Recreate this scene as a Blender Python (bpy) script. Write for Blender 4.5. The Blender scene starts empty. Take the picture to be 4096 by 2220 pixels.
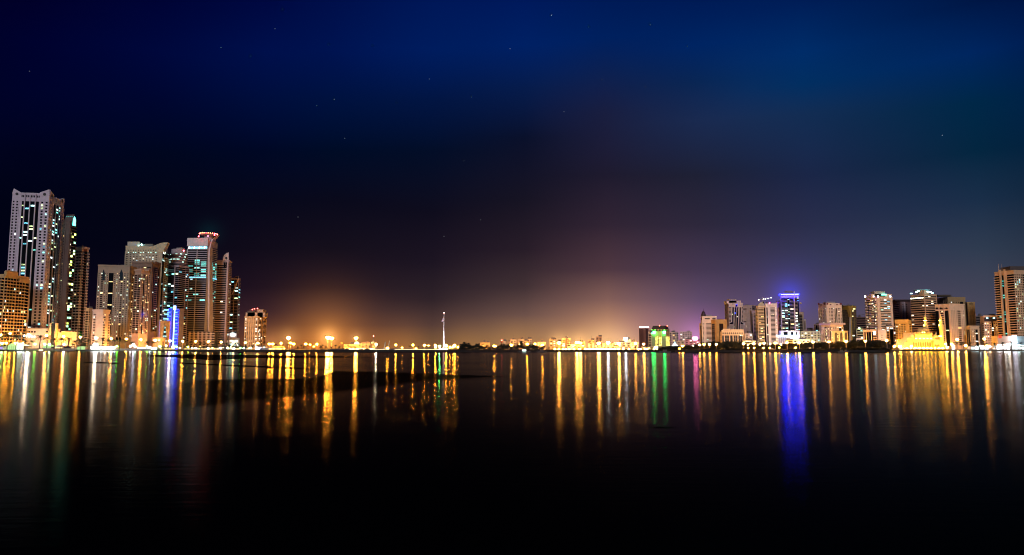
import bpy, math, random
from mathutils import Vector
C = bpy.context.scene.collection
R_ = random.Random(7)
F = 2900.0; HOR = 1394.0; CAMH = 2.7
PITCH = math.atan((HOR-1110)/F); CP, SP = math.cos(PITCH), math.sin(PITCH)
LAND = 1.6

# ---------------------------------------------------------------- camera geometry (metres)
def ray(x, y):
    dx = (x-2048)/F; dz = -(y-1110)/F
    return Vector((dx, CP-dz*SP, SP+dz*CP))
def P(x, y, Y):
    d = ray(x, y); t = Y/d.y
    return Vector((d.x*t, Y, CAMH+d.z*t))
def G(x, y, z=0.0):
    d = ray(x, y); t = (z-CAMH)/d.z
    return Vector((d.x*t, d.y*t, z))

# ---------------------------------------------------------------- materials
MATS = {}
def nodes(m):
    m.use_nodes = True; nt = m.node_tree; nt.nodes.clear(); return nt
def wall_mat(col, rough=.7, var=.10, scale=.25):
    key = ('w', tuple(round(c, 3) for c in col), rough)
    if key in MATS: return MATS[key]
    m = bpy.data.materials.new('painted_wall'); nt = nodes(m); N = nt.nodes; L = nt.links
    o = N.new('ShaderNodeOutputMaterial'); p = N.new('ShaderNodeBsdfPrincipled')
    g = N.new('ShaderNodeTexCoord'); n = N.new('ShaderNodeTexNoise')
    n.inputs['Scale'].default_value = scale; n.inputs['Detail'].default_value = 4
    r = N.new('ShaderNodeMapRange'); r.inputs[1].default_value = .3; r.inputs[2].default_value = .7
    r.inputs[3].default_value = 1-var; r.inputs[4].default_value = 1+var
    v = N.new('ShaderNodeVectorMath'); v.operation = 'SCALE'; v.inputs[0].default_value = col[:3]
    L.new(g.outputs['Object'], n.inputs['Vector']); L.new(n.outputs[0], r.inputs[0]); L.new(r.outputs[0], v.inputs['Scale'])
    L.new(v.outputs[0], p.inputs['Base Color']); p.inputs['Roughness'].default_value = rough
    L.new(p.outputs[0], o.inputs[0]); MATS[key] = m; return m
def glass_mat(col=(.005, .007, .011), rough=.05):
    key = ('g', col, rough)
    if key in MATS: return MATS[key]
    m = bpy.data.materials.new('dark_glass'); nt = nodes(m); N = nt.nodes; L = nt.links
    o = N.new('ShaderNodeOutputMaterial'); p = N.new('ShaderNodeBsdfPrincipled')
    p.inputs['Base Color'].default_value = (*col, 1); p.inputs['Specular IOR Level'].default_value = .25; p.inputs['Roughness'].default_value = rough
    n = N.new('ShaderNodeTexNoise'); n.inputs['Scale'].default_value = .4
    g = N.new('ShaderNodeTexCoord'); L.new(g.outputs['Object'], n.inputs['Vector'])
    r = N.new('ShaderNodeMapRange'); r.inputs[3].default_value = rough*.6; r.inputs[4].default_value = rough*1.6
    L.new(n.outputs[0], r.inputs[0]); L.new(r.outputs[0], p.inputs['Roughness'])
    L.new(p.outputs[0], o.inputs[0]); MATS[key] = m; return m
def emit(col, s, sample=False):
    key = ('e', col, s, sample)
    if key in MATS: return MATS[key]
    m = bpy.data.materials.new('lit_surface'); nt = nodes(m); N = nt.nodes; L = nt.links
    o = N.new('ShaderNodeOutputMaterial'); e = N.new('ShaderNodeEmission')
    e.inputs[0].default_value = (*col, 1); e.inputs[1].default_value = s
    if not sample:                     # rooms are lit unevenly
        n = N.new('ShaderNodeTexNoise'); n.inputs['Scale'].default_value = .9; n.inputs['Detail'].default_value = 1
        g = N.new('ShaderNodeTexCoord'); L.new(g.outputs['Object'], n.inputs['Vector'])
        r = N.new('ShaderNodeMapRange'); r.inputs[1].default_value = .3; r.inputs[2].default_value = .7
        r.inputs[3].default_value = s*.35; r.inputs[4].default_value = s*1.5
        L.new(n.outputs[0], r.inputs[0]); L.new(r.outputs[0], e.inputs[1])
    L.new(e.outputs[0], o.inputs[0])
    try: m.cycles.emission_sampling = 'FRONT_BACK' if sample else 'NONE'
    except Exception: pass
    MATS[key] = m; return m
def leaf_mat(col):
    return wall_mat(col, .8, .35, .6)

WHITE = (.50, .47, .47); BEIGE = (.42, .35, .25); DARKBR = (.075, .05, .045)
SODIUM = (1, .35, .028); WARM = (1, .62, .26); COOL = (.80, 1, 1)

# ---------------------------------------------------------------- mesh builder
class MB:
    def __init__(s): s.v = []; s.f = []; s.mi = []; s.mats = []
    def m(s, mat):
        if mat not in s.mats: s.mats.append(mat)
        return s.mats.index(mat)
    def hexa(s, c, mat):
        b = len(s.v); s.v += [tuple(p) for p in c]; i = s.m(mat)
        for q in ((0,3,2,1),(4,5,6,7),(0,1,5,4),(1,2,6,5),(2,3,7,6),(3,0,4,7)):
            s.f.append(tuple(b+k for k in q)); s.mi.append(i)
    def box(s, x0, x1, y0, y1, z0, z1, mat):
        s.hexa([(x0,y0,z0),(x1,y0,z0),(x1,y1,z0),(x0,y1,z0),(x0,y0,z1),(x1,y0,z1),(x1,y1,z1),(x0,y1,z1)], mat)
    def prism(s, pts, dvec, mat):
        b = len(s.v); n = len(pts); i = s.m(mat); dvec = Vector(dvec)
        s.v += [tuple(p) for p in pts]+[tuple(Vector(p)+dvec) for p in pts]
        s.f.append(tuple(range(b+n-1, b-1, -1))); s.f.append(tuple(range(b+n, b+2*n))); s.mi += [i, i]
        for k in range(n):
            j = (k+1) % n; s.f.append((b+k, b+j, b+n+j, b+n+k)); s.mi.append(i)
    def lathe(s, cx, cy, prof, mat, n=16, a0=0, sy=1.0):
        b = len(s.v); i = s.m(mat)
        for r, z in prof:
            for k in range(n):
                a = a0+2*math.pi*k/n; s.v.append((cx+r*math.cos(a), cy+sy*r*math.sin(a), z))
        for q in range(len(prof)-1):
            for k in range(n):
                j = (k+1) % n
                s.f.append((b+q*n+k, b+q*n+j, b+(q+1)*n+j, b+(q+1)*n+k)); s.mi.append(i)
        s.f.append(tuple(b+k for k in range(n-1, -1, -1))); s.mi.append(i)
        s.f.append(tuple(b+(len(prof)-1)*n+k for k in range(n))); s.mi.append(i)
    def tube(s, p, q, r0, r1, mat, n=6):
        p = Vector(p); q = Vector(q); d = (q-p).normalized()
        a = d.orthogonal().normalized(); c = d.cross(a); b = len(s.v); i = s.m(mat)
        for o, r in ((p, r0), (q, r1)):
            for k in range(n):
                t = 2*math.pi*k/n; s.v.append(tuple(o+a*(r*math.cos(t))+c*(r*math.sin(t))))
        for k in range(n):
            j = (k+1) % n; s.f.append((b+k, b+j, b+n+j, b+n+k)); s.mi.append(i)
        s.f.append(tuple(b+k for k in range(n-1, -1, -1))); s.mi.append(i)
        s.f.append(tuple(b+n+k for k in range(n))); s.mi.append(i)
    def face(s, pts, mat):
        b = len(s.v); s.v += [tuple(p) for p in pts]; s.f.append(tuple(range(b, b+len(pts)))); s.mi.append(s.m(mat))
    def mesh(s, name):
        me = bpy.data.meshes.new(name); me.from_pydata(s.v, [], s.f)
        for m in s.mats: me.materials.append(m)
        me.polygons.foreach_set('material_index', s.mi); me.update(); return me
    def build(s, name, parent=None):
        if not s.f: return None
        o = bpy.data.objects.new(name, s.mesh(name)); C.objects.link(o)
        if parent: o.parent = parent; o.matrix_parent_inverse = Vector_inv(parent)
        return o
def Vector_inv(p):
    from mathutils import Matrix
    return Matrix.Translation(-p.location)
def thing(name, label, cat, loc, group=None):
    o = bpy.data.objects.new(name, None); C.objects.link(o); o.location = loc
    o['label'] = label; o['category'] = cat
    if group: o['group'] = group
    return o
def tag(o, label, cat, group=None):
    o['label'] = label; o['category'] = cat
    if group: o['group'] = group
def struct(name, mb):
    o = mb.build(name); o['kind'] = 'structure'; return o
def child(proto_mesh, name, root, local=(0, 0, 0)):
    o = bpy.data.objects.new(name, proto_mesh); C.objects.link(o); o.parent = root; o.location = local; return o

# ---------------------------------------------------------------- facades
class Face:
    def __init__(s, O, u, n, W, H): s.O, s.u, s.n, s.W, s.H = O, u, n, W, H
    def p(s, u, v, d): return s.O+s.u*u+s.n*d+Vector((0, 0, v))
    def box(s, mb, u0, u1, v0, v1, d0, d1, mat):
        mb.hexa([s.p(u0,v0,d1), s.p(u1,v0,d1), s.p(u1,v0,d0), s.p(u0,v0,d0),
                 s.p(u0,v1,d1), s.p(u1,v1,d1), s.p(u1,v1,d0), s.p(u0,v1,d0)], mat)
    def uv(s, x, y):
        d = ray(x, y); cam = Vector((0, 0, CAMH)); t = (s.O-cam).dot(s.n)/d.dot(s.n); q = cam+d*t-s.O
        return q.dot(s.u), q.z
    def prism(s, mb, pts, d0, d1, mat):          # pts as (u,v), anticlockwise seen from outside
        mb.prism([s.p(u, v, d0) for u, v in pts], s.n*(d1-d0), mat)
    def pxprism(s, mb, pts, d0, d1, mat): s.prism(mb, [s.uv(x, y) for x, y in pts], d0, d1, mat)

PAL = {
 'teal': [((.25, 1, .85), 2.6), ((.5, 1, .95), 3.2), ((.75, 1, .95), 3.5), ((.2, .75, 1), 2.0), ((.8, 1, .5), 2.2)],
 'mix':  [((.5, 1, .9), 2.6), ((1, .85, .45), 2.8), ((1, .7, .3), 2.2), ((.8, 1, .9), 3.2), ((.85, 1, .45), 2.4)],
 'warm': [((1, .62, .2), 2.6), ((1, .8, .4), 3.2), ((1, .95, .75), 3.5), ((.9, 1, .5), 2.4)],
 'cool': [((.6, .85, 1), 3), ((.8, 1, 1), 3.4), ((.55, 1, .9), 2.6), ((1, .95, .7), 2.6)],
 'white': [((1, .9, .7), 3.4), ((.9, 1, .95), 3.4), ((1, .75, .45), 2.6)],
 'hotel': [((1, .84, .14), 5.2), ((1, .9, .25), 6.0), ((1, .8, .10), 4.4)],
 'lime': [((.72, 1, .18), 7), ((.8, 1, .35), 8), ((.4, 1, .6), 5)],
 'aqua': [((.10, .60, .52), 1.7), ((.2, .85, .75), 1.8), ((.08, .45, .40), 1.6)],
}
ANCH = []
class Bld:
    def __init__(b, name, label, short, x0, xc, x1, ytop, Y, left=None, right=None, fl=20, wall=WHITE, theta=None, depth=None,
                 lit=.12, pal='mix', big=True, margin=(2.5, 4.), z0=None, cat='building', glass=None, group=None):
        b.rnd = random.Random(name+label); b.lit, b.pal, b.big = lit, pal, big
        b.z0 = LAND-.6 if z0 is None else z0
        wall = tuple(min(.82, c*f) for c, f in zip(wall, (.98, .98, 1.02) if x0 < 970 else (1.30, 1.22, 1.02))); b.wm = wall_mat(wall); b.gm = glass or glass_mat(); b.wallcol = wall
        Cc = P(xc, ytop, Y); b.H = Cc.z-b.z0; b.Y = Y; b.short = short
        t0 = (lambda r: r.x/r.y)(ray(x0, ytop)); t1 = (lambda r: r.x/r.y)(ray(x1, ytop)); tc = Cc.x/Y
        phi = math.atan2(Cc.x, Y); wL, wR = xc-x0, x1-xc
        if theta is None:
            theta = phi+(0 if wR == 0 else math.pi/2 if wL == 0 else math.atan2(wR, wL))
        else: theta = math.radians(theta)+phi
        ld = Vector((-math.cos(theta), math.sin(theta), 0)); rd = Vector((math.sin(theta), math.cos(theta), 0))
        Ln = (Cc.x-t0*Y)/(math.cos(theta)+t0*math.sin(theta)) if wL > 0 else None
        Mn = (t1*Y-Cc.x)/(math.sin(theta)-t1*math.cos(theta)) if wR > 0 else None
        if Ln is None: Ln = depth or min(Mn, 28)
        if Mn is None: Mn = depth or min(Ln, 28)
        if depth and wR > 0 and wL > 0: pass
        Cg = Vector((Cc.x, Y, b.z0)); A = Cg+ld*Ln; B2 = Cg+rd*Mn; D = A+rd*Mn
        b.corners = (A, Cg, B2, D); b.L = Face(A, -ld, -rd, Ln, b.H); b.R = Face(Cg, rd, -ld, Mn, b.H)
        b.root = thing(name, label, cat, (Cg+D)/2, group)
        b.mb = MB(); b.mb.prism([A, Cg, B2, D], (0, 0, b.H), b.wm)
        b.panes = []; b.fl = fl
        if left and wL > 0: b.facade(b.L, left, fl, margin)
        if right and wR > 0: b.facade(b.R, right, fl, margin)
        ANCH.append(((x0+x1)/2, short))
    def facade(b, fc, bays, fl, margin=(2.5, 4.), u0=0, u1=None, v1=None):
        W = (fc.W if u1 is None else u1)-u0; v0 = margin[0]; v1 = (fc.H-margin[1]) if v1 is None else v1
        fh = (v1-v0)/fl; tot = sum(x[0] for x in bays); u = u0; mb = b.mb; rnd = b.rnd
        for bay in bays:
            w = W*bay[0]/tot; ty = bay[1]; o = bay[2] if len(bay) > 2 else {}
            wm = wall_mat(o['wall']) if 'wall' in o else b.wm; lit = o.get('lit', b.lit); pal = o.get('pal', b.pal)
            if 'wall' in o: fc.box(mb, u, u+w, .1, v1+margin[1]*.9, 0, .05, wm)
            lo, hi = o.get('rng', (0, 1)); k0, k1 = int(fl*lo), int(round(fl*hi))
            va, vb = v0+k0*fh, v0+k1*fh
            if ty == 'P':
                n = o.get('n', 3); ww = o.get('ww', .5); wh = o.get('wh', .5); cw = w/n
                for k in range(n+1):
                    a = u+k*cw-(cw*(1-ww)/2 if k else 0); c = u+k*cw+(cw*(1-ww)/2 if k < n else 0)
                    fc.box(mb, a, c, va, vb, 0, .45, wm)
                for k in range(k0, k1):
                    z = v0+k*fh; fc.box(mb, u+.02, u+w-.02, z, z+fh*(1-wh), 0, .40, wm)
                    for j in range(n):
                        a = u+j*cw+cw*(1-ww)/2; L_ = rnd.random() < lit
                        b.panes.append((fc, a+.03, a+cw*ww-.03, z+fh*(1-wh)+.02, z+fh-.05, .1, pal if L_ else None))
            elif ty == 'R':
                sp = o.get('sp', .45); dd = o.get('d', .9); seg = max(1, int(w/o.get('seg', 4.5)))
                for k in range(k0, k1):
                    z = v0+k*fh; fc.box(mb, u+.02, u+w-.02, z, z+fh*sp, 0, dd, wm)
                    b.panes.append((fc, u+.05, u+w-.05, z+fh*sp+.02, z+fh-.03, .08, None))
                    for j in range(seg):
                        if rnd.random() < lit:
                            b.panes.append((fc, u+w*(j+.12)/seg, u+w*(j+.88)/seg, z+fh*sp+.08, z+fh-.1, .16, pal))
            elif ty == 'G':
                n = o.get('n', 1); b.panes.append((fc, u+.05, u+w-.05, va, vb, .12, 'big'))
                if o.get('ln'):
                    for k in range(k0, k1+1): fc.box(mb, u+.02, u+w-.02, v0+k*fh-.15*o['ln'], v0+k*fh+.15*o['ln'], 0, .35, wm)
                for j in range(1, n): fc.box(mb, u+w*j/n-.12, u+w*j/n+.12, va, vb, 0, .30, wm)
                for k in range(k0, k1):
                    for j in range(n):
                        if rnd.random() < lit:
                            b.panes.append((fc, u+w*(j+.08)/n, u+w*(j+.92)/n, v0+k*fh+.30*fh, v0+k*fh+.78*fh, .2, pal))
            elif ty == 'B':
                n = o.get('n', 1); dd = o.get('d', 1.8); ph = o.get('ph', .38); gap = o.get('gap', .06)
                for k in range(k0, k1):
                    z = v0+k*fh
                    for j in range(n):
                        a = u+w*(j+gap)/n; c = u+w*(j+1-gap)/n
                        fc.box(mb, a, c, z, z+fh*ph, 0, dd, wm)
                        b.panes.append((fc, a+.05, c-.05, z+fh*ph+.02, z+fh-.1, .08, None))
                        if rnd.random() < lit:
                            q = a+(c-a)*rnd.choice((.05, .35, .55)); b.panes.append((fc, q, q+(c-a)*.4, z+fh*ph+.05, z+fh-.15, .16, pal))
                for j in range(n+1):
                    a = u+w*j/n; fc.box(mb, a-w/n*gap*.8, a+w/n*gap*.8, va, vb, 0, .5, wm) if gap > .03 else None
            elif ty == 'F':
                fc.box(mb, u, u+w, 0, fc.H+o.get('up', 0), 0, o.get('d', 1.0), wm)
            u += w
    def done(b):
        lit = [p for p in b.panes if p[6] not in (None, 'big')]; big = [p for p in b.panes if p[6] == 'big']
        dark = [p for p in b.panes if p[6] is None]
        b.rnd.shuffle(lit); b.rnd.shuffle(dark)
        b.mb.build('wall', b.root)
        cap = 100
        def one(ps, name, mat, kind=None):
            m = MB()
            for p in ps:
                fc, u0, u1, v0, v1, d, _ = p; fc.box(m, u0, u1, v0, v1, d-.04, d, mat if mat else emitpick(b, p))
            o = m.build(name, b.root)
            if o and kind: o['kind'] = kind
        for p in big: one([p], 'glazing', b.gm)
        solo = lit[:cap-4]; rest_lit = lit[cap-4:]
        for p in solo: one([p], 'window', None)
        n = max(0, cap-4-len(solo))
        if b.big:
            for p in dark[:n]: one([p], 'window', b.gm)
            restd = dark[n:]
        else:
            n = min(n, 12)
            for p in dark[:n]: one([p], 'window', b.gm)
            restd = dark[n:]
        if restd: one(restd, 'window', b.gm, 'stuff')
        if rest_lit: one(rest_lit, 'window', None, 'stuff')
def emitpick(b, p):
    c, s = b.rnd.choice(PAL[p[6]]); return emit(c, round(s*b.rnd.choice((.35, .6, .85, 1.1)), 2))

BL = []
def bld(*a, **k):
    b = Bld(*a, **k); BL.append(b); return b
def setback(b, fc_px, ytop, h=None, inset=.15, name='penthouse', wall=None, d=None):
    """a box standing on the roof between two pixels, reaching ytop"""
    x0, x1 = fc_px; A = P(x0, ytop, b.Y+4); Bq = P(x1, ytop, b.Y+4); z0 = b.z0+b.H-.1
    m = MB(); m.box(A.x, Bq.x, b.Y+4, b.Y+4+(d or (Bq.x-A.x)*.7), z0, A.z, wall_mat(wall or b.wallcol)); m.build(name, b.root)
def roofbits(b, n=3):
    A, Cg, B2, D = b.corners; z = b.z0+b.H
    gm = wall_mat((.12, .11, .11))
    for i in range(n):
        s, t = b.rnd.uniform(.15, .75), b.rnd.uniform(.15, .75)
        q = A+(Cg-A)*s+(D-A)*t; w = b.rnd.uniform(2, 5); h = b.rnd.uniform(1.5, 3.5)
        m = MB(); m.box(q.x, q.x+w, q.y, q.y+w, z-.05, z+h, gm); m.build('roof_unit', b.root)
    m = MB(); q = A+(Cg-A)*.5+(D-A)*.5; m.tube((q.x, q.y, z), (q.x, q.y, z+b.rnd.uniform(5, 8)), .12, .06, gm, 5)
    m.build('antenna', b.root)
def parapet(b, h=1.4, d=.5, mat=None):
    m = MB(); 
    for fc in (b.L, b.R): fc.box(m, -.3 if fc is b.L else .33, fc.W+.3, fc.H-.6, fc.H+h, -.4, d if fc is b.L else d-.03, mat or b.wm)
    m.build('parapet', b.root)
# ================================================================ LEFT CLUSTER
W2 = (.52, .46, .55)
b = bld('apartment_block', 'orange lit balcony apartment block cut by the left edge of the photo', 'the orange balcony block', -60, 20, 119, 1096, 790,
        left=[(2, 'B', dict(n=4, ph=.3, d=2)), (1, 'B', dict(n=2, d=2.6, ph=.34))],
        right=[(2.6, 'B', dict(n=4, d=2.2, ph=.32)), (.12, 'S'), (2, 'B', dict(n=3, d=2.2, ph=.32)), (1, 'B', dict(n=1, d=1.2, ph=.2))],
        fl=22, wall=(.50, .32, .15), lit=.12, pal='mix', theta=42)
m = MB(); hw = b.wm
b.R.box(m, 0, b.R.W*.47, b.H-2, b.H+3.2, -1, 1.6, hw); b.R.box(m, b.R.W*.53, b.R.W*.95, b.H-7, b.H-3, -1, 2.4, hw)
for i in range(9): b.R.box(m, b.R.W*(.02+i*.05), b.R.W*(.035+i*.05), b.H+3.1, b.H+4.4, -.6, 1.2, hw)
m.build('roof_canopy', b.root)

b = bld('tower', 'tallest lilac white tower with pointed corner crowns and dark glass strips', 'the tallest crowned tower', 50, 198, 259, 778, 850,
        left=[(1, 'P', dict(n=2, ww=.5, wh=.55, lit=.10, pal='cool')), (.38, 'S'), (.34, 'G', dict(lit=.10)), (.14, 'F'), (.6, 'G', dict(lit=.2)), (.14, 'F'),
              (.62, 'G', dict(lit=.2)), (.14, 'F'), (.42, 'G', dict(lit=.08)), (.16, 'S'), (1.25, 'P', dict(n=2, ww=.5, wh=.55, lit=.10))],
        right=[(.7, 'P', dict(n=2, ww=.35, wh=.5, lit=.1)), (.1, 'F'), (.5, 'G', dict(lit=.38)), (.1, 'F'), (.5, 'G', dict(lit=.35)), (.1, 'F'), (.3, 'G', dict(lit=.2)), (.8, 'P', dict(n=2, ww=.35, wh=.5, lit=.08))],
        fl=45, wall=W2, lit=.12, pal='teal', margin=(17, 9))
m = MB(); L_, R2 = b.L, b.R
def horn(fc, ua, um, uc, hb, hp, side=None):
    mb = MB(); pts = [(ua, fc.H-1), (uc, fc.H-1), (uc, fc.H+hb), (um, fc.H+hp), (ua, fc.H+hb)]; fc.prism(mb, pts, -1.2, .3, b.wm)
    cu, cv = (ua+uc)/2, fc.H+hb*.6-1.2; r = (uc-ua)*.17
    ring = [(cu+r*math.cos(t*math.pi/5), cv+r*math.sin(t*math.pi/5)) for t in range(10)]; fc.prism(mb, ring, .28, .42, wall_mat((.02, .02, .03)))
    mb.build('crown', b.root)
Wl, Wr = L_.W, R2.W
horn(L_, 0, Wl*.03, Wl*.24, 1.0, 5.8); horn(L_, Wl*.74, Wl*.97, Wl, 2, 6.0)
horn(R2, 0, Wr*.03, Wr*.3, 1.2, 6.0); horn(R2, Wr*.72, Wr*.97, Wr, .6, 4)
L_.box(m, Wl*.2, Wl*.78, L_.H-.5, L_.H+1.2, -.8, .22, b.wm)
for i in range(12): L_.box(m, Wl*(.25+i*.042), Wl*(.275+i*.042), L_.H-4.2, L_.H-1.8, 0, .3, b.gm)
m.build('parapet', b.root); roofbits(b, 5)
# podium
mm = MB(); pw = wall_mat((.62, .56, .55)); q0 = P(107, 1312, 835); q1 = P(187, 1312, 825); q2 = P(248, 1325, 822)
mm.box(q0.x, q1.x, 826, 850, LAND-.5, q0.z, pw); mm.box(q1.x+.1, q2.x, 822, 850, LAND-.5, q2.z, wall_mat((.62, .48, .34)))
mm.box(q0.x-1, q1.x+.5, 825.4, 851, q0.z-.8, q0.z+.5, wall_mat((.05, .04, .05)))
for (xa, xb) in ((197, 203), (206, 217), (219, 224)):
    a, c = P(xa, 1306, 818).x, P(xb, 1306, 818).x; mm.box(a, c, 818.5, 822.2, LAND-.5, q2.z+9, wall_mat((.62, .48, .34)) if xa != 206 else glass_mat((.03, .04, .06)))
mm.build('podium', b.root)
for i in range(9):
    for j in range(2):
        if j == 1 and i > 4: continue
        a = q0.x+2+i*3.1 if i < 5 else q1.x+1.5+(i-5)*5; w_ = MB(); y_ = 825.9 if i < 5 else 821.9
        litw = j == 1
        w_.box(a, a+2, y_, y_+.2, q0.z-5.5-j*5.5, q0.z-3.6-j*5.5, emit((.8, .95, 1), 2.6) if litw else b.gm); w_.build('window', b.root)

b = bld('tower', 'narrow brown tower with pitched glazed roof beside the tallest tower', 'the narrow brown tower', 253, 284, 308, 884, 875,
        left=[(1, 'P', dict(n=1, ww=.22, wh=.4, lit=.06)), (1, 'S'), (.4, 'F')],
        right=[(.35, 'P', dict(n=1, ww=.5, wh=.5, lit=.15, pal='warm')), (1.2, 'R', dict(seg=3, sp=.25, lit=.26, d=1.2, pal='lime'))],
        fl=44, wall=(.085, .05, .045), pal='warm', lit=.1)
m = MB(); fr = b.R; u2 = fr.uv(296, 866)
fr.prism(m, [(0, fr.H-.5), (fr.W, fr.H-.5), (fr.W*.5, fr.H+9)], -b.L.W, .4, b.wm); m.build('pitched_roof', b.root)
m = MB(); fr.prism(m, [(fr.W*.28, fr.H-5), (fr.W*.72, fr.H-5), (fr.W*.72, fr.H+3), (fr.W*.5, fr.H+6.5), (fr.W*.28, fr.H+3)], .42, .6, emit((.08, .8, .7), 8, True)); m.build('gable_window', b.root)
for k in range(4):
    m = MB(); lf = b.L; m.face([lf.p(lf.W*(.05+.24*k), lf.H+1.2, -1.4), lf.p(lf.W*(.24+.24*k), lf.H+1.2, -1.4), lf.p(lf.W*(.24+.24*k), lf.H+7, -fr.W*.38), lf.p(lf.W*(.05+.24*k), lf.H+7, -fr.W*.38)], emit((.10, .38, .36), .8)); m.build('skylight', b.root)

b = bld('tower', 'dark tower wrapped in pale horizontal balcony bands behind the brown tower', 'the pale banded dark tower', 305, 330, 356, 992, 900,
        left=[(1, 'B', dict(n=2, d=1.6, ph=.42))], right=[(.3, 'B', dict(n=1, ph=.42, d=1.8)), (1.2, 'R', dict(sp=.16, d=.5, wall=(.14, .05, .05), lit=.03)), (.45, 'B', dict(n=1, ph=.42, d=2.2))],
        fl=34, wall=(.50, .40, .40), lit=.03, pal='warm'); roofbits(b, 4); parapet(b, 1.6, 1.4)
b = bld('apartment_block', 'tan narrow block stepping down between banded tower and short white block', 'the tan narrow block', 344, 356, 371, 1232, 885,
        left=[(1, 'B', dict(n=1, d=1.2))], right=[(.6, 'B', dict(n=1)), (1, 'S')], fl=15, wall=(.48, .33, .2), lit=.08, pal='warm', big=False); roofbits(b, 1)
b = bld('apartment_block', 'short white slab with lit stair strip and balconies on its right side', 'the short white slab block', 371, 413, 441, 1242, 880,
        left=[(.2, 'S'), (.5, 'B', dict(n=1, ph=.5, d=.9, lit=.2, pal='cool')), (1.3, 'S')], right=[(1, 'B', dict(n=1, d=1.8, ph=.45)), (.9, 'S'), (.6, 'B', dict(n=1, d=1))],
        fl=13, wall=(.62, .52, .48), lit=.18, pal='warm'); parapet(b); roofbits(b, 3)

b = bld('tower', 'beige tower with tall pointed arch windows and scattered warm lit rooms', 'the beige arched tower', 393, 520, 553, 1066, 930,
        left=[(.3, 'P', dict(n=1, ww=.35, wh=.5)), (.45, 'P', dict(n=1, ww=.6, wh=.6)), (.5, 'P', dict(n=2, ww=.3, wh=.5, lit=.16)), (.55, 'G', dict(n=1, lit=.22)),
              (.8, 'P', dict(n=3, ww=.3, wh=.5, lit=.22)), (.3, 'P', dict(n=1, ww=.7, wh=.6)), (.7, 'P', dict(n=2, ww=.35, wh=.5, lit=.2))],
        right=[(.5, 'P', dict(n=2, ww=.4, wh=.5)), (1.0, 'B', dict(n=2, d=1.1, lit=.3, pal='warm')), (.3, 'S')],
        fl=33, wall=(.30, .24, .18), lit=.14, pal='mix', margin=(16, 9)); parapet(b, 1.5, .8); roofbits(b, 3)
for (xx, ww) in ((415, 5), (486, 6)):
    m = MB(); b.L.pxprism(m, [(xx-ww, 1122), (xx+ww, 1122), (xx+ww, 1092), (xx, 1077), (xx-ww, 1092)], .5, .65, glass_mat((.02, .035, .05))); m.build('arched_window', b.root)
for (xx, ww) in ((468, 4), (480, 4)):
    m = MB(); b.L.pxprism(m, [(xx-ww, 1362), (xx+ww, 1362), (xx+ww, 1352), (xx, 1346), (xx-ww, 1352)], .5, .65, glass_mat()); m.build('arched_door', b.root)
m = MB(); b.R.pxprism(m, [(519, 1345), (541, 1345.5), (541, 1341), (519, 1341)], 2.6, 3.0, emit((1, .95, .85), 7, True)); m.build('sign', b.root)

b = bld('tower', 'pale green lit tower with swooping curved roof and glass corner balconies', 'the curved roof hotel tower', 500, 650, 681, 1010, 1020,
        left=[(.35, 'P', dict(n=1, ww=.45, wh=.4, lit=.06)), (2.2, 'P', dict(n=8, ww=.42, wh=.38, lit=.12, rng=(0, 1))), (.3, 'P', dict(n=1, ww=.5, wh=.4, lit=.1)), (.35, 'S')],
        right=[(.5, 'G', dict(lit=.12, n=1)), (.9, 'B', dict(n=1, d=2.2, ph=.3, lit=.45, pal='teal')), (.35, 'G', dict(lit=.2))],
        fl=35, wall=(.40, .40, .30), lit=.1, pal='cool', margin=(40, 4))
m = MB(); fr = b.L
curve = [(501, 1012), (668, 1014)]
top = [(677, 970), (655, 970), (640, 973), (626, 979), (612, 984), (598, 986), (580, 984), (520, 983), (503, 983)]
fr.pxprism(m, [(503, 1013), (650, 1010)]+[(min(x, 672), y) for x, y in top], -14, .6, wall_mat((.44, .44, .31))); m.build('curved_parapet', b.root)
m = MB(); fr.pxprism(m, [(509, 984), (557, 984), (557, 966), (509, 966)], -12, -1.5, wall_mat((.42, .46, .40))); m.build('roof_block', b.root)
m = MB(); fr.pxprism(m, [(575, 984), (609, 984), (609, 975), (578, 975)], -12, -2, wall_mat((.16, .18, .16))); m.build('roof_plant', b.root)
for k, (x, y, r) in enumerate([(555, 985, 1.7), (566, 978, 1.2)]):
    m = MB(); q = fr.p(*fr.uv(x, y), -1.0); m.lathe(q.x, q.y, [(.2, q.z-r), (r, q.z), (.2, q.z+r)], emit((.5, 1, .9), 14, True), 8); m.build('floodlight', b.root)
m = MB(); fr.pxprism(m, [(553, 981), (582, 979), (582, 972), (568, 974), (556, 966)], -10, -9, wall_mat((.3, .5, .48))); m.build('roof_canopy', b.root)
for j in range(2):
    for k in range(12):
        m = MB(); x = 514+k*10; y = 1001+j*9; fr.pxprism(m, [(x+1.9*math.cos(t*math.pi/4), y-1.9*math.sin(t*math.pi/4)) for t in range(8)], .6, .75, emit((.5, 1, .9), 2.2) if (j == 1 and k % 3 != 1) else b.gm)
        m.build('round_window', b.root)
m = MB(); b.R.box(m, 2, b.R.W-1, b.H-4, b.H+9, .1, .5, b.gm); m.build('glazing', b.root)
for k in range(5):
    m = MB(); b.R.box(m, 3+k*3, 5+k*3, b.H-1+(k % 3)*2, b.H+1.5+(k % 3)*2, .5, .7, emit((.9, 1, .8), 3)); m.build('window', b.root)
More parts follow.
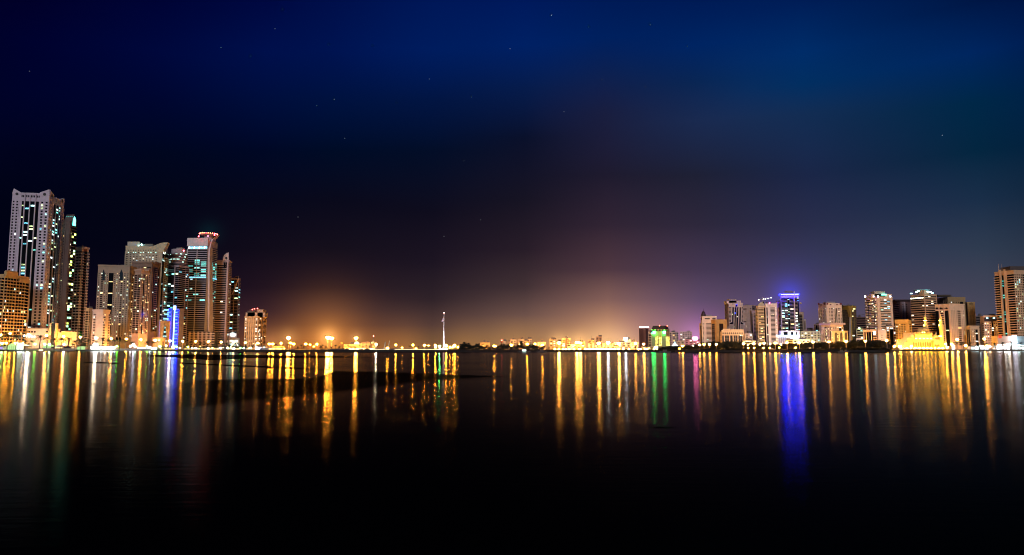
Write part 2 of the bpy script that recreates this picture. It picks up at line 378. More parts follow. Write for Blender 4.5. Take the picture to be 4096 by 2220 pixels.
# tall arched entrance
m = MB(); q = P(641, 1283, 985); q2 = P(677, 1283, 985)
ar = wall_mat((.55, .42, .28)); xm = (q.x+q2.x)/2; hh = q.z
def archpts(x0, x1, z0, z1, hx, hz, n=8):
    out = []
    xm = (x0+x1)/2
    l = [(x0+(x1-x0)*0, z0)]
    for i in range(n+1):
        t = i/n; l.append((xm-hx*(1-t*t*t*.999) if i < n else xm, z0+(hz-z0)*(.25+.75*t) if i else z0))
    return l
yA = 985
left = [Vector((q.x, yA, LAND-.5)), Vector((xm-(q2.x-q.x)*.33, yA, LAND-.5)), Vector((xm-(q2.x-q.x)*.28, yA, hh*.45)), Vector((xm-(q2.x-q.x)*.13, yA, hh*.8)), Vector((xm, yA, hh*.93)), Vector((xm, yA, hh)), Vector((q.x, yA, hh))]
m.prism(left, (0, 4, 0), ar); m.prism([Vector((2*xm-p.x, yA, p.z)) for p in reversed(left)], (0, 4, 0), ar); m.build('entrance_arch', b.root)
m = MB(); m.box(q.x+2, q2.x-2, yA+4.2, yA+6, LAND-.5, hh*.9, glass_mat((.04, .09, .10))); m.build('glazing', b.root)
for k in range(9):
    m = MB(); m.box(xm-4+k % 2, xm+3, yA+4.0, yA+4.18, 6+k*6, 8.2+k*6, emit((.35, .8, .85), 1.4)); m.build('window', b.root)

b = bld('tower', 'dim brown stepped tower in front of the curved roof tower', 'the dim stepped brown tower', 528, 606, 641, 1052, 960,
        left=[(1, 'P', dict(n=4, ww=.4, wh=.4, lit=.04)), (.25, 'G', {}), (.4, 'B', dict(n=1, lit=.1))], right=[(.35, 'F'), (.4, 'G', dict(lit=.05)), (.7, 'B', dict(n=1, d=1.4, lit=.2)), (.35, 'G', dict(lit=.1)), (.2, 'F')],
        fl=32, wall=(.17, .12, .09), lit=.08, pal='mix', margin=(24, 5)); parapet(b, 2, .6); roofbits(b, 5)
setback(b, (545, 620), 1046)
m = MB(); q = P(610, 1355, 945); q2 = P(643, 1355, 945); m.box(q.x, q2.x, 945, 958, LAND-.5, P(610, 1350, 945).z, wall_mat((.6, .45, .3)))
m.build('podium', b.root)
m = MB(); m.box(q.x+1, q2.x-1, 944.4, 944.9, P(610, 1364, 945).z, P(610, 1359, 945).z, emit((1, .85, .6), 5)); m.build('lit_shopfront', b.root)
b = bld('tower', 'slim pinkish tower with fine window grid between two beige towers', 'the slim pinkish grid tower', 540, 566, 602, 1082, 915,
        left=[(1, 'B', dict(n=2, d=1, ph=.3))], right=[(.5, 'P', dict(n=2, ww=.55, wh=.6, lit=.12)), (.3, 'G', dict(lit=.1)), (.6, 'P', dict(n=2, ww=.55, wh=.6, lit=.14)), (.2, 'G'), (.5, 'P', dict(n=1, ww=.5, wh=.55, lit=.15))],
        fl=33, wall=(.36, .25, .20), lit=.1, pal='mix', margin=(20, 5)); parapet(b, 2.4, .7); setback(b, (572, 596), 1078)
m = MB(); 
for i in range(10): b.R.box(m, b.R.W*(.03+.1*i), b.R.W*(.07+.1*i), b.H+2.3, b.H+3.6, -.3, .5, b.wm)
m.build('battlement', b.root)

b = bld('tower', 'dark banded glass tower with blue lit foot and white vertical light line', 'the blue footed glass tower', 675, 716, 757, 1060, 1045,
        left=[(1.2, 'R', dict(sp=.14, d=.5, seg=5, lit=.16, wall=(.07, .06, .09))), (.12, 'F'), (.6, 'R', dict(sp=.2, d=.5, lit=.15))],
        right=[(1, 'R', dict(sp=.26, d=.9, seg=5, lit=.09)), (.5, 'B', dict(n=1, d=1.2, ph=.3, lit=.14))],
        fl=38, wall=(.28, .24, .27), lit=.12, pal='teal', margin=(10, 3))
cx = (b.corners[0]+b.corners[2])/2
def drum(b, xa, xb, ytop, ybot, Y, mat, name='drum', n=28, band=None):
    A = P(xa, ytop, Y); Bq = P(xb, ytop, Y); r = (Bq.x-A.x)/2; z0 = P((xa+xb)/2, ybot, Y).z-.2; m = MB()
    m.lathe((A.x+Bq.x)/2, Y+2, [(r, z0), (r, A.z)], mat, n); m.build(name, b.root); return (A.x+Bq.x)/2, Y+2, r, z0, A.z
x_, y_, r, z0_, z1_ = drum(b, 682, 746, 1020, 1060, 1062, wall_mat((.10, .09, .11)), 'upper_storeys')
for k in range(4):
    m = MB(); m.lathe(x_, y_, [(r+.4, z0_+2+k*3.9), (r+.4, z0_+3.1+k*3.9)], b.wm, 28); m.build('balcony', b.root)
for k in range(22):
    a = -math.pi/2+(k-11)*.13; zz = z0_+3.4+b.rnd.choice((0, 1, 1, 2, 3))*3.9
    if b.rnd.random() < .3: continue
    m = MB(); px_, py_ = x_+math.cos(a)*(r+.2), y_+math.sin(a)*(r+.2)
    t = Vector((-math.sin(a), math.cos(a), 0)); nn = Vector((math.cos(a), math.sin(a), 0)); Face(Vector((px_, py_, zz)), t, nn, 3, 3).box(m, -1.3, 1.3, 0, 1.1, 0, .25, emit((.6, 1, .85), round(b.rnd.uniform(.8, 2.6), 1))); m.build('window', b.root)
drum(b, 686, 741, 998, 1021, 1064, wall_mat((.32, .30, .34)), 'crown_drum'); drum(b, 704, 735, 992, 998.5, 1064, wall_mat((.3, .3, .3)), 'roof_plant')
m = MB(); q = P(735, 1003, 1040); m.lathe(q.x, q.y, [(.3, q.z-1.2), (1.2, q.z), (.3, q.z+1.2)], emit((1, .05, .08), 30, True), 8); m.build('warning_light', b.root)
# blue lit foot
bl = emit((.002, .006, 1), 14, True); wl = emit((.2, .32, 1), 8, True)
for (xa, xb, ya, yb) in ((672, 686, 1233, 1368), (703, 716, 1235, 1362)):
    m = MB(); q = P(xa, ya, 1030); q2 = P(xb, ya, 1030); m.box(q.x, q2.x, 1030.4, 1045, LAND, q.z, wall_mat((.25, .25, .4))); m.build('annex_wall', b.root)
    nb = int((q.z-LAND)/3.6)
    for k in range(nb):
        m = MB(); zz = LAND+k*(q.z-LAND)/nb; m.box(q.x, q2.x, 1029.9, 1030.38, zz+.2, zz+2.5, bl); m.build('blue_light_panel', b.root)
    for k in range(10):
        m = MB(); zz = 6+k*5.2; m.box(q.x-.4, q.x+(q2.x-q.x)*b.rnd.uniform(.5, 1), 1029.2, 1029.9, zz, zz+b.rnd.uniform(.8, 1.8), emit((.12, .3, 1), 2.5)); m.build('window', b.root)
m = MB(); q = P(699, 1233, 1028); q2 = P(701.5, 1233, 1028); m.box(q.x, q2.x, 1026, 1028, LAND, P(700, 1227, 1028).z, wl); m.build('light_line', b.root)
m = MB(); q = P(697, 1233, 1028); q2 = P(704, 1233, 1028); m.box(q.x, q2.x, 1025.5, 1028.4, P(700, 1240, 1028).z, P(700, 1223, 1028).z, wl); m.build('lit_finial', b.root)

# main curved tower with red ring
b = bld('tower', 'tall white banded tower with curved fin and glowing red ring on top', 'the red ringed fin tower', 753, 832, 871, 962, 1100,
        left=[(1.25, 'R', dict(sp=.30, d=.8, seg=4, lit=.015, rng=(0, .39))), ], right=[(.32, 'S'), (1, 'R', dict(sp=.34, d=.8, seg=4, lit=.02, rng=(0, .42)))],
        fl=50, wall=(.42, .42, .47), lit=.02, pal='cool', margin=(12, 9)); fr = b.L; fh = (b.H-21)/50
for fc, bays in ((b.L, [(1.25, 'R', dict(sp=.30, d=.8, seg=10, lit=.42, pal='aqua', rng=(.40, .52)))]), (b.L, [(1.25, 'R', dict(sp=.30, d=.8, lit=.03, rng=(.52, .66)))]),
                 (b.L, [(1.25, 'R', dict(sp=.30, d=.8, seg=10, lit=.5, pal='aqua', rng=(.66, .86)))]), (b.L, [(1.25, 'R', dict(sp=.30, d=.8, lit=.0, rng=(.86, 1)))]),
                 (b.R, [(.32, 'S'), (1, 'R', dict(sp=.34, d=.8, seg=5, lit=.4, pal='aqua', rng=(.42, .54)))]), (b.R, [(.32, 'S'), (1, 'R', dict(sp=.34, d=.8, lit=0, rng=(.54, .64)))]),
                 (b.R, [(.32, 'S'), (1, 'R', dict(sp=.34, d=.8, seg=5, lit=.55, pal='aqua', rng=(.64, .84)))]), (b.R, [(.32, 'S'), (1, 'R', dict(sp=.34, d=.8, lit=0, rng=(.84, 1)))])):
    b.facade(fc, bays, 50, (12, 9))
m = MB(); b.L.box(m, -.8, b.L.W+.6, b.H-8, b.H+4, -1, 1.6, wall_mat((.60, .60, .62))); b.L.box(m, b.L.W*.47, b.L.W*.5, 12, b.H, 0, 1.1, b.wm); m.build('crown_band', b.root)
for k in range(11):
    if k in (3, 4): pass
    m = MB(); b.L.box(m, b.L.W*(.03+k*.088), b.L.W*(.105+k*.088), b.H-12.5, b.H-9.5, .9, 1.1, emit((.25, .7, 1) if k % 3 else (.8, 1, 1), 3)); m.build('window', b.root)
m = MB(); b.L.box(m, 0, b.L.W, b.H*.655, b.H*.655+1.5, .9, 1.1, emit((.2, .65, 1), 1.8)); b.R.box(m, b.R.W*.2, b.R.W, b.H*.655, b.H*.655+1.5, .9, 1.1, emit((.2, .65, 1), 1.8)); m.build('light_strip', b.root)
m = MB(); fin = [(834, 1330), (842, 1330)]; zt = []
outl = [(829, 1335), (845, 1335), (842, 1018), (846, 985), (856, 958), (868.5, 946), (870.5, 941)]
inn = [(866, 941), (856, 946), (846, 956), (838, 975), (833.5, 1000), (832, 1025)]
b.R.pxprism(m, [(x+1, y) for x, y in outl]+[(x, y) for x, y in inn], -.5, 2.6, wall_mat((.56, .52, .55))); m.build('curved_fin', b.root)
m = MB(); lp = [(753, 1075), (757, 1075), (757, 985), (752.5, 985), (747, 1000), (745.5, 1020), (745, 1065)]
b.L.pxprism(m, [(x, y) for x, y in reversed(lp)][::-1], -6, -.5, wall_mat((.5, .55, .56))); m.build('side_fin', b.root)
q = P(834, 936, 1112); r = P(866, 936, 1112).x-q.x
m = MB(); m.lathe(q.x, q.y, [(r*.95, q.z-2.4), (r*1.02, q.z-.4), (r*.9, q.z+.2)], wall_mat((.3, .28, .28)), 28); m.tube((q.x, q.y, b.H), (q.x, q.y, q.z-2), r*.5, r*.5, b.wm, 12); m.build('helipad', b.root)
for k in range(26):
    a = 2*math.pi*k/26; m = MB(); rr = r*1.04; m.lathe(q.x+rr*math.cos(a), q.y+rr*math.sin(a), [(.2, q.z-.6), (.85, q.z), (.2, q.z+.6)], emit((1, .16, .06) if k % 4 else (1, .05, .08), 24, True), 6); m.build('ring_light', b.root)
for (x, y) in ((795, 945), (832, 944), (858, 940)):
    q = P(x, y, 1090); m = MB(); m.lathe(q.x, q.y, [(.3, q.z-1.1), (1.1, q.z), (.3, q.z+1.1)], emit((1, .05, .08), 25, True), 8); m.build('warning_light', b.root)
m = MB(); q = P(797, 945, 1110); m.tube((q.x, q.y, q.z-4), (q.x, q.y, q.z+6), .3, .15, b.wm); m.build('mast', b.root)
m = MB(); a = P(757, 1328, 1085); c = P(858, 1328, 1085); pw = wall_mat((.5, .42, .36)); gm = glass_mat()
m.box(a.x, c.x, 1085, 1099, LAND-.5, a.z, gm)
for k in range(7): m.box(a.x-.5, c.x+.5, 1083.6-.02*k, 1084.9, LAND+1+k*3.6, LAND+2.6+k*3.6, pw)
for k in range(6): m.box(a.x+k*(c.x-a.x)/6, a.x+k*(c.x-a.x)/6+2.2, 1083.2, 1085.1, LAND-.5, a.z+.2, pw)
m.build('podium', b.root)

b = bld('tower', 'pale banded tower topped by quarter round crest with circular hole', 'the crested banded tower', 866, 915, 926, 1046, 1150,
        left=[(1.1, 'R', dict(sp=.36, d=1, seg=4, lit=.006)), (.16, 'F', dict(d=1.6)), ], right=[(.2, 'S'), (1, 'B', dict(n=1, d=1.4, ph=.42))],
        fl=44, wall=(.44, .36, .37), lit=.02, pal='cool', margin=(8, 6)); parapet(b, 2, 1.2); roofbits(b, 4)
m = MB(); b.L.pxprism(m, [(892, 1040), (915.5, 1040), (915.5, 1010.5), (906, 1013), (898, 1020), (893, 1030)], -1.5, 1.4, wall_mat((.56, .5, .5))); m.build('crest', b.root)
m = MB(); b.L.pxprism(m, [(906+4.5*math.cos(t*math.pi/6), 1033-5.5*math.sin(t*math.pi/6)) for t in range(12)], 1.4, 1.6, wall_mat((.015, .012, .02))); m.build('crest_opening', b.root)
for i in range(2):
    m = MB(); b.L.pxprism(m, [(896+i*8, 1072), (902+i*8, 1072), (902+i*8, 1050), (896+i*8, 1050)], 1.1, 1.5, b.gm); m.build('glazing', b.root)
b = bld('tower', 'dark glass tower with pale diagonal strut and pointed corner beside crested tower', 'the diagonal strut tower', 922, 956, 963, 1112, 1190,
        left=[(1, 'R', dict(sp=.16, d=.5, seg=4, lit=.10)), (.06, 'F'), (1, 'R', dict(sp=.16, d=.5, seg=4, lit=.10)), (.06, 'F')], right=[(1, 'G', dict(ln=1, lit=.1))],
        fl=36, wall=(.42, .32, .30), lit=.1, pal='teal', margin=(26, 3)); roofbits(b, 3)
m = MB(); pw = wall_mat((.55, .42, .38))
b.L.pxprism(m, [(929, 1175), (931.5, 1178), (956, 1120), (956, 1103.5), (953, 1113)][::1], .6, 1.6, pw); m.build('diagonal_strut', b.root)
m = MB(); b.L.pxprism(m, [(924, 1344), (940, 1344), (942, 1337), (938, 1332), (926, 1332), (922, 1337)], 2, 2.6, emit((.8, 1, 1), 9, True)); m.build('sign', b.root)
m = MB(); b.L.pxprism(m, [(918, 1386), (960, 1386), (960, 1352), (918, 1352)], 1.7, 5, wall_mat((.6, .55, .5))); m.build('podium', b.root)
for k in range(14):
    m = MB(); x = 922+(k % 7)*5; y = 1360+(k//7)*14; b.L.pxprism(m, [(x, y+9), (x+2.6, y+9), (x+2.6, y), (x, y)], 5, 5.2, emit((.6, .95, 1) if k % 3 else (1, .8, .5), 3.2)); m.build('window', b.root)

b = bld('tower', 'detached cream tower standing alone with red rooftop lights', 'the detached cream tower', 980, 1032, 1065, 1268, 1150,
        left=[(.25, 'P', dict(n=1, ww=.6, wh=.6, lit=.5, pal='white')), (1.0, 'P', dict(n=4, ww=.45, wh=.5, lit=.03)), (.3, 'P', dict(n=1, ww=.6, wh=.6, lit=.45, pal='white'))],
        right=[(.8, 'B', dict(n=1, d=1.4, lit=.5, pal='white')), (.3, 'G'), (.8, 'B', dict(n=1, d=1.4, lit=.15, pal='warm'))],
        fl=22, wall=(.58, .43, .27), lit=.1, pal='warm', margin=(6, 2)); parapet(b, 1, .9)
setback(b, (983, 1060), 1250, d=14, wall=(.5, .38, .28)); setback(b, (990, 1020), 1243, d=16, wall=(.1, .08, .08)); setback(b, (1030, 1052), 1238, d=16, wall=(.45, .35, .28))
for (x, y) in ((1009, 1238), (1018, 1235), (1030, 1234)):
    q = P(x, y, 1158); m = MB(); m.lathe(q.x, q.y, [(.2, q.z-.9), (.9, q.z), (.2, q.z+.9)], emit((1, .1, .08), 16, True), 8); m.build('warning_light', b.root)
m = MB(); q = P(1000, 1238, 1160); q2 = P(1038, 1238, 1160); m.box(q.x, q2.x, 1158, 1166, b.H, q.z, wall_mat((.14, .05, .05))); m.build('roof_plant', b.root)

# ================================================================ CENTRE
def small(x0, x1, ytop, Y, label, short, wall=(.55, .42, .28), fl=None, lit=.12, pal='warm', name='building', kind='P', split=None, **k):
    H = P(x0, ytop, Y).z; fl = fl or max(2, int(H/4.2)); w = P(x1, ytop, Y).x-P(x0, ytop, Y).x; n = max(2, int(w/5))
    fb = {'P': [(1, 'P', dict(n=n, ww=.5, wh=.45))], 'R': [(1, 'R', dict(sp=.5))], 'S': [(1, 'S')], 'B': [(1, 'B', dict(n=max(1, n//2)))],
          'M': [(1, 'P', dict(n=max(1, n//3), ww=.5)), (1, 'G', dict(lit=.05)), (1, 'B', dict(n=max(1, n//3)))],
          'D': [(1, 'P', dict(n=max(1, n//2), ww=.6, wh=.6)), (.3, 'S'), (1, 'R', dict(sp=.5, seg=5))]}[kind]
    xc = x1 if split is None else split
    b = bld(name, label, short, x0, xc, x1, ytop, Y, left=fb, right=fb, fl=fl, wall=wall, lit=lit, pal=pal, big=False, margin=(4, 2), **k)
    roofbits(b, 2); return b
# domed palace
b = small(1375, 1500, 1377, 1000, 'low golden palace with three lit domes beyond the sand heaps', 'the domed palace', (.6, .45, .22), fl=3, lit=.5, kind='P', name='palace')
def dome(b, x, ytop, ybase, wpx, Y, mat, name='dome', spire=0, drumh=0, par=None, n=16):
    q = P(x, ybase, Y); r = wpx/2*Y/F; h = P(x, ytop, Y).z-q.z; m = MB(); prof = []
    if drumh: prof += [(r*.97, q.z-drumh), (r*.97, q.z)]
    for i in range(9):
        t = i/8*math.pi/2; prof.append((max(.05, r*math.cos(t)), q.z+h*math.sin(t)))
    if spire: prof += [(.15, q.z+h+spire)]
    m.lathe(q.x, q.y, prof, mat, n); return m.build(name, b.root)
dome(b, 1427, 1366, 1377, 22, 998, emit((.9, 1, .6), 2.2)); dome(b, 1449, 1370, 1377, 18, 998, wall_mat((.5, .55, .3))); dome(b, 1492, 1365, 1374, 17, 998, wall_mat((.5, .6, .5)), spire=3)
m = MB(); q = P(1468, 1365, 1000); 
m.lathe(q.x, q.y, [(8, LAND), (8, q.z-3), (6, q.z-1), (1, q.z)], wall_mat((.4, .3, .2)), 8); m.build('central_pavilion', b.root)
dome(b, 1366, 1368, 1378, 15, 1005, wall_mat((.6, .35, .1))); 
for (x, p_) in ((1400, 1), (1440, 2), (1480, 3)):
    m = MB(); q = P(x, 1390, 985); m.box(q.x-6, q.x+6, 984, 986, LAND-.3, LAND+.9, emit((1, .8, .35), 8, True)); m.build('floodlight', b.root)
CEN = [
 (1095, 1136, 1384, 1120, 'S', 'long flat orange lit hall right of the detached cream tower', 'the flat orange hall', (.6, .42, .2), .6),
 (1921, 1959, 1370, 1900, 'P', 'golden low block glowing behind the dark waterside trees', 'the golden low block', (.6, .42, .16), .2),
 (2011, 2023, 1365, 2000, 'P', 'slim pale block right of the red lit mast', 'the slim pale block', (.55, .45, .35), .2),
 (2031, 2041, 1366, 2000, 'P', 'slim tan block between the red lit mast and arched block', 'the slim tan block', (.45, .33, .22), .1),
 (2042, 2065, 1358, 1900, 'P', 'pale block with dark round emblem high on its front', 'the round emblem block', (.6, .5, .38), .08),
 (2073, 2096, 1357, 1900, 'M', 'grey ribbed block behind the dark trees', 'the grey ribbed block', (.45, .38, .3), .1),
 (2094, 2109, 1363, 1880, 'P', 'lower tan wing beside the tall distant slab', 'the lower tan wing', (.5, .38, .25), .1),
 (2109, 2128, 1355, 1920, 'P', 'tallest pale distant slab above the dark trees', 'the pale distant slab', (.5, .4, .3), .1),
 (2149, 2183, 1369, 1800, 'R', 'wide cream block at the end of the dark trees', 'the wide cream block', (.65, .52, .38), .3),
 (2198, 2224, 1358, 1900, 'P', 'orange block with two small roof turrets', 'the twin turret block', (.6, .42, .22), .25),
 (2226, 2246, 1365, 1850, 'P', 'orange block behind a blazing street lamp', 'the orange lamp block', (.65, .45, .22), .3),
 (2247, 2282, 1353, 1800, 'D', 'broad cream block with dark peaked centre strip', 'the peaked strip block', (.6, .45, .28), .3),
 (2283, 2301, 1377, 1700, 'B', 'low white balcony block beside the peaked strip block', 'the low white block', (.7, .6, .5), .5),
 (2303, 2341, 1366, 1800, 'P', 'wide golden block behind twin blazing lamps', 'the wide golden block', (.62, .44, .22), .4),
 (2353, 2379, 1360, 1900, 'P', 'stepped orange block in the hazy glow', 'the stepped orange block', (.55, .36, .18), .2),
 (2383, 2407, 1346, 2300, 'P', 'faint brown hazy tower standing above the orange glow', 'the faint brown tower', (.5, .3, .18), .1),
 (2409, 2455, 1371, 1800, 'P', 'low golden terrace behind the floodlit market', 'the low golden terrace', (.6, .42, .22), .4),
 (2457, 2487, 1368, 1750, 'R', 'yellow white ribbon windowed block in the glow', 'the ribbon glow block', (.7, .55, .35), .5),
 (2488, 2523, 1358, 1800, 'P', 'cream block carrying a small bright rooftop sign', 'the rooftop sign block', (.6, .48, .36), .3),
 (2524, 2553, 1368, 1750, 'P', 'pale pink block left of the brown light capped tower', 'the pale pink block', (.65, .5, .4), .3),
 (2594, 2605, 1331, 1500, 'B', 'thin striped cream block squeezed beside the green lit hotel', 'the thin striped block', (.6, .48, .36), .2),
]
cb = {}
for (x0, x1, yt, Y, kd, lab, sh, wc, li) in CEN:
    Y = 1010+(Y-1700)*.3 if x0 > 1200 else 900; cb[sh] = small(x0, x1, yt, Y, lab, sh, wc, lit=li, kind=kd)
b = cb['the round emblem block']; m = MB(); b.L.pxprism(m, [(2047.5+2.6*math.cos(t*math.pi/5), 1369-4.5*math.sin(t*math.pi/5)) for t in range(10)], .6, .9, wall_mat((.05, .04, .04))); m.build('emblem', b.root)
b = cb['the peaked strip block']; m = MB(); b.L.pxprism(m, [(2261, 1390), (2268, 1390), (2268, 1360), (2275, 1360), (2268, 1351), (2261, 1360)], .5, 1.6, wall_mat((.16, .1, .06))); m.build('centre_strip', b.root)
b = cb['the twin turret block']
for x in (2203, 2212): setback(b, (x-2, x+2), 1354, d=5)
b = cb['the rooftop sign block']; m = MB(); q = P(2503, 1354, 1035); m.box(q.x-3, q.x+3, 1034, 1035, q.z-1.5, q.z+1.5, emit((.6, .9, 1), 5, True)); m.build('sign', b.root)
setback(b, (2494, 2513), 1352, d=8)
b = bld('tower', 'flat topped plum brown tower capped with white light band', 'the light capped brown tower', 2556, 2582, 2594, 1307, 1500, left=[(1, 'G', dict(n=3, ln=.5)), (.5, 'S')], right=[(1, 'G', dict(n=2, ln=.5))],
        fl=22, wall=(.17, .08, .07), lit=.01, pal='warm', glass=wall_mat((.11, .045, .04), .3), big=False)
for (xa, xb) in ((2558, 2576), (2579, 2582)):
    m = MB(); b.L.pxprism(m, [(xa, 1310.5), (xb, 1310.5), (xb, 1306.5), (xa, 1306.5)], .6, 1.2, emit((.85, .9, 1), 9, True)); m.build('light_band', b.root)
m = MB(); b.R.pxprism(m, [(2584, 1310.5), (2593, 1310.5), (2593, 1306.5), (2584, 1306.5)], .6, 1.2, emit((.85, .9, 1), 9, True)); m.build('light_band', b.root)

b = bld('hotel', 'green lit hotel with dark sloping roof and rows of yellow balconies', 'the green lit hotel', 2604, 2662, 2678, 1316, 1350,
        left=[(.75, 'S', dict(wall=(.36, .44, .20))), (.55, 'R', dict(sp=.48, d=1.0, seg=2, lit=.97, pal='hotel')), (.1, 'S'), (.55, 'R', dict(sp=.48, d=1.0, seg=2, lit=.95, pal='hotel')), (.65, 'S', dict(wall=(.36, .44, .20)))],  # flank bays coloured green for light spilling from the signs
        right=[(1, 'R', dict(sp=.48, d=1.0, seg=2, lit=.97, pal='hotel'))], fl=11, wall=(.45, .42, .18), lit=.5, pal='warm', margin=(6, 14))
m = MB(); A, Cg, B2, D = b.corners; cc = (A+B2)/2; z = b.z0+b.H
def scl(p, s, z): return Vector((cc.x+(p.x-cc.x)*s, cc.y+(p.y-cc.y)*s, z))
lo = [scl(p, .92, z) for p in b.corners]; hi = [scl(p, .80, z+6.3) for p in b.corners]; i0 = 0
m.hexa(lo+hi, wall_mat((.035, .03, .02))); m.build('roof', b.root)
for k in range(5):
    m = MB(); x = 2610+k*12.5; b.L.pxprism(m, [(x, 1324), (x+8, 1324), (x+8, 1319), (x+6, 1317.2), (x+2, 1317.2), (x, 1319)], .2, .5, wall_mat((.06, .07, .03))); m.build('arched_window', b.root)
for (xa, xb) in ((2607, 2621), (2653, 2663)):
    m = MB(); b.L.pxprism(m, [(xa, 1333), (xb, 1333), (xb, 1326), (xa, 1326)], 1.2, 1.8, emit((.03, 1, .16), 100, True)); m.build('green_sign', b.root)
for (x, y) in ((2638, 1303), (2669, 1303.5)):
    q = P(x, y, 1350); m = MB(); m.lathe(q.x, q.y, [(.2, q.z-.9), (.9, q.z), (.2, q.z+.9)], emit((1, .12, .05), 16, True), 8); m.build('warning_light', b.root)
small(2678, 2712, 1328, 1500, 'pale slab with narrow slit windows right of the green lit hotel', 'the slit window slab', (.62, .5, .52), lit=.06, kind='D', split=2700)
small(2720, 2768, 1326, 1550, 'broad pinkish block with speckled windows behind small arched house', 'the speckled pinkish block', (.6, .46, .5), lit=.15, kind='P', pal='white')
b = small(2707, 2738, 1363, 1300, 'small cream house with rounded gables below the pinkish block', 'the gabled cream house', (.6, .46, .34), lit=.1, kind='P')
for k in range(3):
    m = MB(); x = 2711+k*9; b.L.pxprism(m, [(x, 1364), (x+7, 1364), (x+5.5, 1361.4), (x+1.5, 1361.4)], -.5, .6, b.wm); m.build('gable', b.root)
small(2739, 2771, 1357, 1350, 'pink lit block left of the bright pink billboard', 'the pink lit block', (.55, .3, .32), lit=.2, kind='P', pal='white')
small(2771, 2797, 1363, 1340, 'low pink block under the billboard', 'the low pink block', (.6, .36, .42), lit=.3, kind='P', pal='white')
# white tent roof with light
r_ = thing('marquee_tent', 'peaked white tent glowing right of the green lit hotel', 'tent', P(2699, 1388, 1250))
m = MB(); q = P(2699, 1364, 1250); m.lathe(q.x, q.y, [(6.5, q.z-9), (2, q.z-4), (.1, q.z)], emit((.8, 1, .9), 1.6), 8); m.build('canopy', r_)
m = MB(); m.box(q.x-5, q.x+5, 1246, 1254, LAND, q.z-9, wall_mat((.6, .6, .55))); m.build('wall', r_)
r_ = thing('billboard', 'blazing pink white billboard standing over the low pink block', 'billboard', P(2780, 1390, 1300))
m = MB(); q = P(2772, 1348, 1300); q2 = P(2789, 1360, 1300); m.box(q.x, q2.x, 1299, 1300.5, q2.z, q.z, emit((1, .16, .36), 70, True)); m.build('screen', r_)
m = MB(); m.tube(((q.x+q2.x)/2, 1301, LAND), ((q.x+q2.x)/2, 1301, q.z), .6, .5, wall_mat((.1, .1, .1))); m.build('pole', r_)
# floodlit market hall
b = bld('market_hall', 'blazing golden floodlit hall with many square turrets along the shore', 'the blazing turreted hall', 2340, 2461, 2461, 1389, 905, left=[(1, 'P', dict(n=22, ww=.6, wh=.6))], fl=2, wall=(.75, .6, .36), lit=.9, pal='white', margin=(1, 1.5))
for (x0, x1, yt) in ((2353, 2361, 1377), (2369, 2377, 1377), (2411, 2418, 1377), (2422, 2431, 1379), (2436, 2444, 1378), (2446, 2453, 1377), (2380, 2388, 1384), (2398, 2405, 1384)):
    m = MB(); q = P(x0, yt, 903); q2 = P(x1, yt, 903); m.box(q.x, q2.x, 903, 909, LAND, q.z, wall_mat((.75, .62, .38))); m.prism([Vector((q.x-.3, 902.6, q.z)), Vector((q2.x+.3, 902.6, q.z)), Vector(((q.x+q2.x)/2, 902.6, q.z+1.4))], (0, 6.8, 0), b.wm); m.build('turret', b.root)
for k in range(12):
    m = MB(); q = P(2343+k*10, 1400, 893); m.box(q.x-1.2, q.x+1.2, 892, 893, LAND-.2, LAND+.9, emit((1, .52, .14), 120, True)); m.build('floodlight', b.root)
# ================================================================ RIGHT CLUSTER
b = bld('tower', 'white office block with dark pointed dome and spire at its left corner', 'the dark domed white block', 2803, 2808, 2866, 1267, 1100,
        left=[(1, 'P', dict(n=1, ww=.5, wh=.5))], right=[(.3, 'P', dict(n=1, ww=.4, wh=.5)), (.25, 'P', dict(n=2, ww=.2, wh=.5)), (1.2, 'R', dict(sp=.5, d=.4, seg=3, lit=.02)), (.25, 'P', dict(n=1, ww=.6, wh=.5))],
        fl=19, wall=(.62, .56, .58), lit=.03, pal='cool', margin=(4, 10)); roofbits(b, 3); parapet(b, .8, .5)
m = MB(); b.R.pxprism(m, [(2819, 1277), (2839, 1277), (2839, 1273), (2819, 1273)], .3, .6, b.gm); b.R.pxprism(m, [(2849, 1277), (2862, 1277), (2862, 1273), (2849, 1273)], .3, .6, b.gm); m.build('glazing', b.root)
m = MB(); q = P(2814, 1268, 1106); zt = P(2814, 1246, 1106).z; h = zt-q.z; m.lathe(q.x, q.y, [(3.9, q.z-5), (3.9, q.z), (3.6, q.z+h*.4), (2.6, q.z+h*.8), (1.6, zt), (.4, zt+.6), (.12, P(2814, 1234, 1106).z)], wall_mat((.045, .025, .03), .4), 14); m.build('dome', b.root)
setback(b, (2824, 2847), 1259, d=8, wall=(.3, .27, .28))
b = bld('office_block', 'gold and brown office block with tall dark glass recesses', 'the gold brown office block', 2797, 2801, 2804, 1293, 1112, right=[(1, 'G')], left=[(1, 'S')], fl=12, wall=(.35, .22, .16), lit=0, big=False)
b.root['label'] = 'narrow dark annex at the left flank of the domed white block'; ANCH[-1] = (2800, 'the narrow dark annex')
b = bld('office_block', 'gold and brown office block with tall dark glass recesses', 'the gold brown office block', 2845, 2862, 2905, 1282, 1080,
        left=[(.15, 'S'), (1, 'G', dict(ln=.6)), (.3, 'S')], right=[(.2, 'S'), (.16, 'F'), (.16, 'S'), (.6, 'G'), (.35, 'S'), (.1, 'F')], fl=12, wall=(.40, .25, .10), lit=.0, margin=(2, 4.5), glass=glass_mat((.03, .018, .015))); parapet(b, 1.6, .5); roofbits(b, 3)
